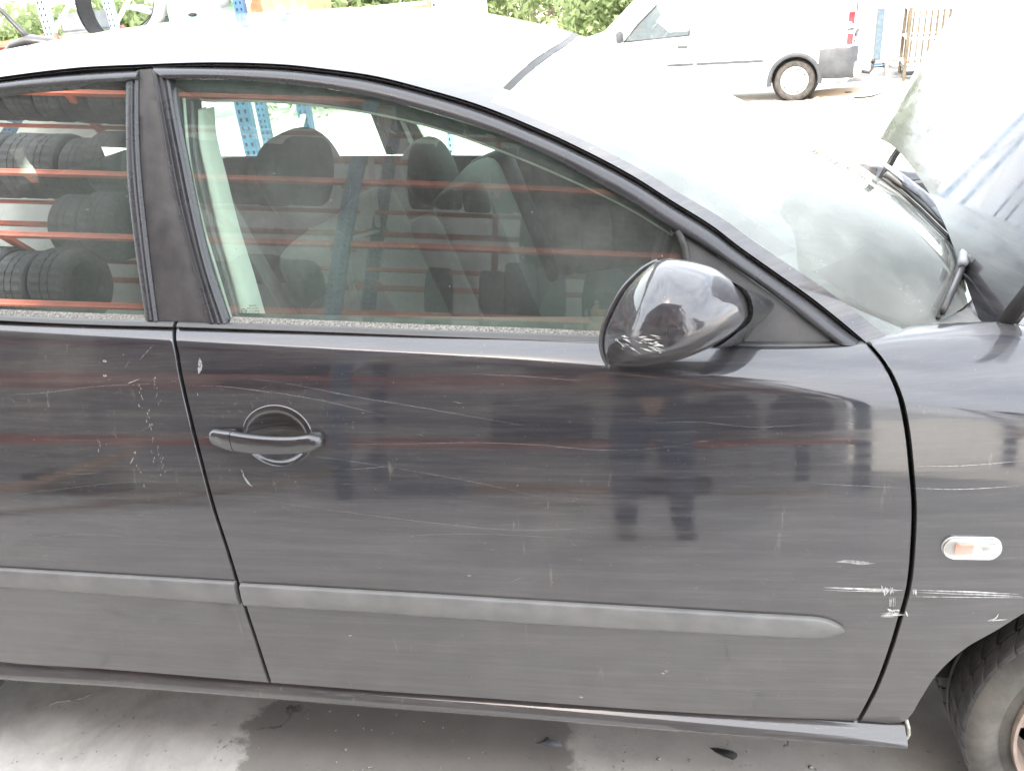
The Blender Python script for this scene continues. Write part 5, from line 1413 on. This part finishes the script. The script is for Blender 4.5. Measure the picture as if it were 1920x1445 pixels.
fills = {0: [(-7.0, -5.3, .8), (-1.0, 1.25, .7)], 1: [(-10.8, -6.3, .8), (-2.6, -1.75, .9), (-.8, 1.3, .95)], 2: [(-10.8, -8, .8), (-6.2, -5.0, .9), (-4.6, -3.2, .95), (-2.8, -1.9, 1), (-1.3, .9, .95)], 3: [(-9.5, -7.9, .9), (-6.4, -5.4, 1), (-3.6, -3.0, .95), (-.6, .9, 1)], 4: [(-10.6, -7.9, .9), (-6.9, -4.9, .97), (-4.5, -2.0, .97), (-1.5, 1.1, .96)], 5: [(-10.8, 1.3, .99)]}
for li, rng in fills.items():
    for (a, b, pr) in rng:
        x = a+.12
        while x < b-.1:
            k = rr.choice((0, 0, 1, 2)); x += TW[k]/2
            if rr.random() < pr and all(abs(x-u) > .14 for u in XR):
                o = bpy.data.objects.new('tyre', TM[k]); COL.objects.link(o)
                o.location = (x, YF-.25+rr.gauss(0, .01), LV[li]+.04+sqrt(TR[k]**2-.225**2)); o.rotation_euler = (rr.uniform(0, 6), 0, rr.gauss(0, .02))
                tag(o, 'worn tyre on the %s shelf of the tall rack, %s' % (('bottom', 'second', 'third', 'fourth', 'fifth', 'top')[li], ('farthest bay', 'second bay from the far end', 'bay facing the rear door', 'bay facing the mirror')[min(3, max(0, int((x+10.9)/3.05)))]), 'tyre', 'tyres standing on the tall rack')
            x += TW[k]/2+.004
# wall and canopy behind the rack
V = []; F = []
n = 260
for i in range(n):
    x = -13+15.2*i/(n-1); d = .02 if (i//3) % 2 else 0
    for z in (GZ, 6.2): V.append((x, -4.9+d, z))
w_ = link('wall', mesh('wall', V, grid_faces(n, 2, True)), M['panel_grey'], None, False, 'structure')
V = []
for i in range(300):
    x = -13+15.2*i/299; d = .03*sin(i*2*pi/6)
    for y in (-3.5, -5.0): V.append((x, y, 5.7+d+(-y-2.15)*.08))
cn = empty('canopy', (0, 0, 0), 0, 'dark corrugated sheet canopy above the tyre rack', 'canopy')
link('corrugated_sheet', mesh('corrugated_sheet', V, grid_faces(300, 2)), M['sheet'], cn, False)
for x in XR: MB().bar((x, -3.5, 5.70), (x, -4.95, 5.80), .08, .12).build('rafter', M['blue_steel'], cn)
# lower rack further along
lr = rack('low_tyre_rack', [3.2, 5.5], -3.2, -4.1, [.5, 1.25, 2.0], 2.5, 'lower blue and orange tyre rack beside the tall one', beam_h=.085)
for z in (.54, 1.29, 2.04):
    x = 3.35
    while x < 5.4:
        k = rr.choice((0, 1, 2)); o = bpy.data.objects.new('tyre', TM[k]); COL.objects.link(o); o.location = (x, -3.5, z+TR[k]*.965); o.rotation_euler = (rr.uniform(0, 6), 0, 0)
        tag(o, 'worn black tyre standing on edge on the %s shelf of the lower rack' % {.54: 'bottom', 1.29: 'middle', 2.04: 'top'}[z], 'tyre', 'tyres on the lower rack'); x += TW[k]+.006
# litter under the rack
def hose(pts, r, mat, label):
    tag(MB().tube(resample(pts, 40), r, 10).build('hose', mat, None, True), label, 'hose')
hose([(-4.0, -2.2, GZ+.04), (-3.4, -2.5, .05), (-3.0, -2.5, .25), (-2.8, -2.8, .45), (-2.9, -3.0, .42)], .035, M['cardboard'], 'thick tan hose curling up from the litter under the tyre rack')
hose([(-3.2, -2.1, GZ+.03), (-2.5, -2.4, .0), (-2.0, -2.7, .12), (-1.7, -2.85, .30)], .022, M['wood'], 'thin brown hose lying across the litter under the tyre rack')
for i, (x, y, z, L, w, rz, ry, m_, lb) in enumerate([(-2.6, -2.6, .04, .9, .10, .3, -.2, 'wood', 'weathered plank propped against the blue upright of the tyre rack'), (-3.8, -2.7, .1, 1.1, .09, -.2, .25, 'wood', 'grey plank leaning across the litter further down the rack'),
                                  (-.6, -2.6, .10, .75, .22, .05, .05, 'cardboard', 'brown board lying in front of the rack feet'), (.7, -2.6, .02, .6, .12, -.15, 0, 'wood', 'short plank flat on the concrete by the end upright')]):
    t = empty('plank', (x, y, GZ+.12), rz, lb, 'plank'); boxo('board', (0, 0, z), (L, w, .03), M[m_], t, .004, Matrix.Rotation(ry, 3, 'Y'))
for i, (x, y, s, m_, lb) in enumerate([(-3.3, -3.1, .34, 'dark', 'black crate of scrap under the tan hose'), (-1.3, -3.1, .28, 'grey_plastic', 'grey crate beside the middle blue upright'), (.2, -3.15, .32, 'dark', 'black crate behind the brown board'), (-4.3, -3.1, .30, 'white_plastic', 'pale crate under the far end of the rack')]):
    t = empty('crate', (x, y, GZ), rr.uniform(-.3, .3), lb, 'crate')
    MB().box((0, 0, .01), (s*1.4, s, .02)).box((0, -s/2, s*.4), (s*1.4, .012, s*.8)).box((0, s/2, s*.4), (s*1.4, .012, s*.8)).box((-s*.7, 0, s*.4), (.012, s, s*.8)).box((s*.7, 0, s*.4), (.012, s, s*.8)).build('crate_body', M[m_], t)

for o in [o for o in bpy.data.objects if o not in _before and o.parent is None]:     # the store stands at a slight angle to the car
    o.matrix_world = Matrix.Translation((0, -2.9, 0)) @ Matrix.Rotation(radians(-8), 4, 'Z') @ Matrix.Translation((0, 2.9, 0)) @ Matrix.LocRotScale(o.location, o.rotation_euler, o.scale)
# ------------------------------------------------------------------ the person holding the phone
def person():
    t = empty('person', (.02, -1.62, GZ), 0, 'person in dark T-shirt and jeans holding up a phone in front of the car doors', 'person')
    def skinmesh(name, verts, edges, mat, sub=2, root=0):
        me = bpy.data.meshes.new(name); me.from_pydata([v[:3] for v in verts], edges, []); o = bpy.data.objects.new(name, me); COL.objects.link(o)
        sm = o.modifiers.new('s', 'SKIN'); sm.use_smooth_shade = True
        sk_ = me.skin_vertices[0].data
        for i, v in enumerate(verts): sk_[i].radius = (v[3], v[4] if len(v) > 4 else v[3]); sk_[i].use_root = (i == root)
        ss = o.modifiers.new('b', 'SUBSURF'); ss.levels = sub; ss.render_levels = sub
        bpy.context.view_layer.update(); dg = bpy.context.evaluated_depsgraph_get()
        nm = bpy.data.meshes.new_from_object(o.evaluated_get(dg)); bpy.data.objects.remove(o)
        nm.name = name; return nm
    px, py, pz = CAM_LOC[0]-.02, CAM_LOC[1]+1.62, CAM_LOC[2]-GZ       # phone in local coordinates
    v = [(0, 0, .95, .15, .12), (0, .0, 1.12, .145, .11), (0, -.01, 1.30, .17, .12), (0, -.01, 1.43, .13, .09), (0, .0, 1.53, .06), (0, .03, 1.62, .075), (0, .02, 1.71, .095, .085), (0, .01, 1.78, .07),
         (-.09, 0, .90, .095), (-.10, .02, .50, .065), (-.11, -.01, .10, .045), (-.11, .11, .05, .045),
         (.09, 0, .90, .095), (.11, .02, .50, .065), (.13, -.01, .10, .045), (.14, .11, .05, .045),
         (-.19, 0, 1.42, .062), (-.27, .10, 1.20, .046), (-.12, .34, 1.42, .032), (-.075, .42, 1.52, .026),
         (.19, 0, 1.42, .062), (.29, .10, 1.22, .046), (.14, .34, 1.42, .032), (.085, .42, 1.52, .026)]
    e = [(0, 1), (1, 2), (2, 3), (3, 4), (4, 5), (5, 6), (6, 7), (0, 8), (8, 9), (9, 10), (10, 11), (0, 12), (12, 13), (13, 14), (14, 15), (3, 16), (16, 17), (17, 18), (18, 19), (3, 20), (20, 21), (21, 22), (22, 23)]
    me = skinmesh('body', v, e, None)
    for m_ in ('skin', 'shirt', 'jeans', 'boot'): me.materials.append(M[m_])
    for p in me.polygons:
        c = p.center
        p.material_index = 3 if c.z < .13 else 2 if c.z < .98 else 1 if (c.z < 1.49 and c.y < .10 and (c.z > 1.24 or abs(c.x) < .22) and not (abs(c.x) > .20 and c.z < 1.26)) else 0
        p.use_smooth = True
    b = bpy.data.objects.new('body', me); COL.objects.link(b); b.parent = t
    # fingers curled round the phone edges
    for s in (-1, 1):
        for k in range(4):
            z = 1.545+.018*k*1.0; L = (.020, .026, .024, .018)[k]
            vv = [(s*.085, .415, z-.03, .011), (s*(.083), .445, z-.005, .0095), (s*(.072), .462, z, .008), (s*(.060), .462-.0, z+.002, .007)]
            nm = skinmesh('finger', vv, [(0, 1), (1, 2), (2, 3)], None, 1); nm.materials.append(M['skin']); o = bpy.data.objects.new('finger', nm); COL.objects.link(o); o.parent = t
        vv = [(s*.080, .40, 1.52, .013), (s*.070, .425, 1.56, .011), (s*.055, .435, 1.59, .009)]
        nm = skinmesh('thumb', vv, [(0, 1), (1, 2)], None, 1); nm.materials.append(M['skin']); o = bpy.data.objects.new('thumb', nm); COL.objects.link(o); o.parent = t
    # hair, nose, ears
    bm = bmesh.new(); bmesh.ops.create_uvsphere(bm, u_segments=24, v_segments=14, radius=1)
    for q in list(bm.verts):
        if q.co.y > .45 and q.co.z < .35: bm.verts.remove(q)
    for q in bm.verts: q.co = Vector((q.co.x*.098, q.co.y*.108+.005, q.co.z*.115+1.735))
    me = bpy.data.meshes.new('hair'); bm.to_mesh(me); bm.free(); link('hair', me, M['dark'], t)
    MB().tube([(0, .105, 1.72), (0, .135, 1.69), (0, .115, 1.68)], [.008, .014, .010], 8).build('nose', M['skin'], t, True)
    for s in (-1, 1): MB().tube([(s*.092, .015, 1.67), (s*.103, .01, 1.70), (s*.094, .015, 1.73)], [.008, .014, .008], 8, squash=.6).build('ear', M['skin'], t, True)
    return t
person()
ph = empty('phone', tuple(CAM_LOC-cF*.010), 0, 'black phone held out at arm length in both hands', 'phone')
ph.rotation_euler = cam.matrix_world.to_euler()
MB().box((-.0, 0, 0), (.158, .074, .008), None, .003).build('phone_body', M['phone'], ph)
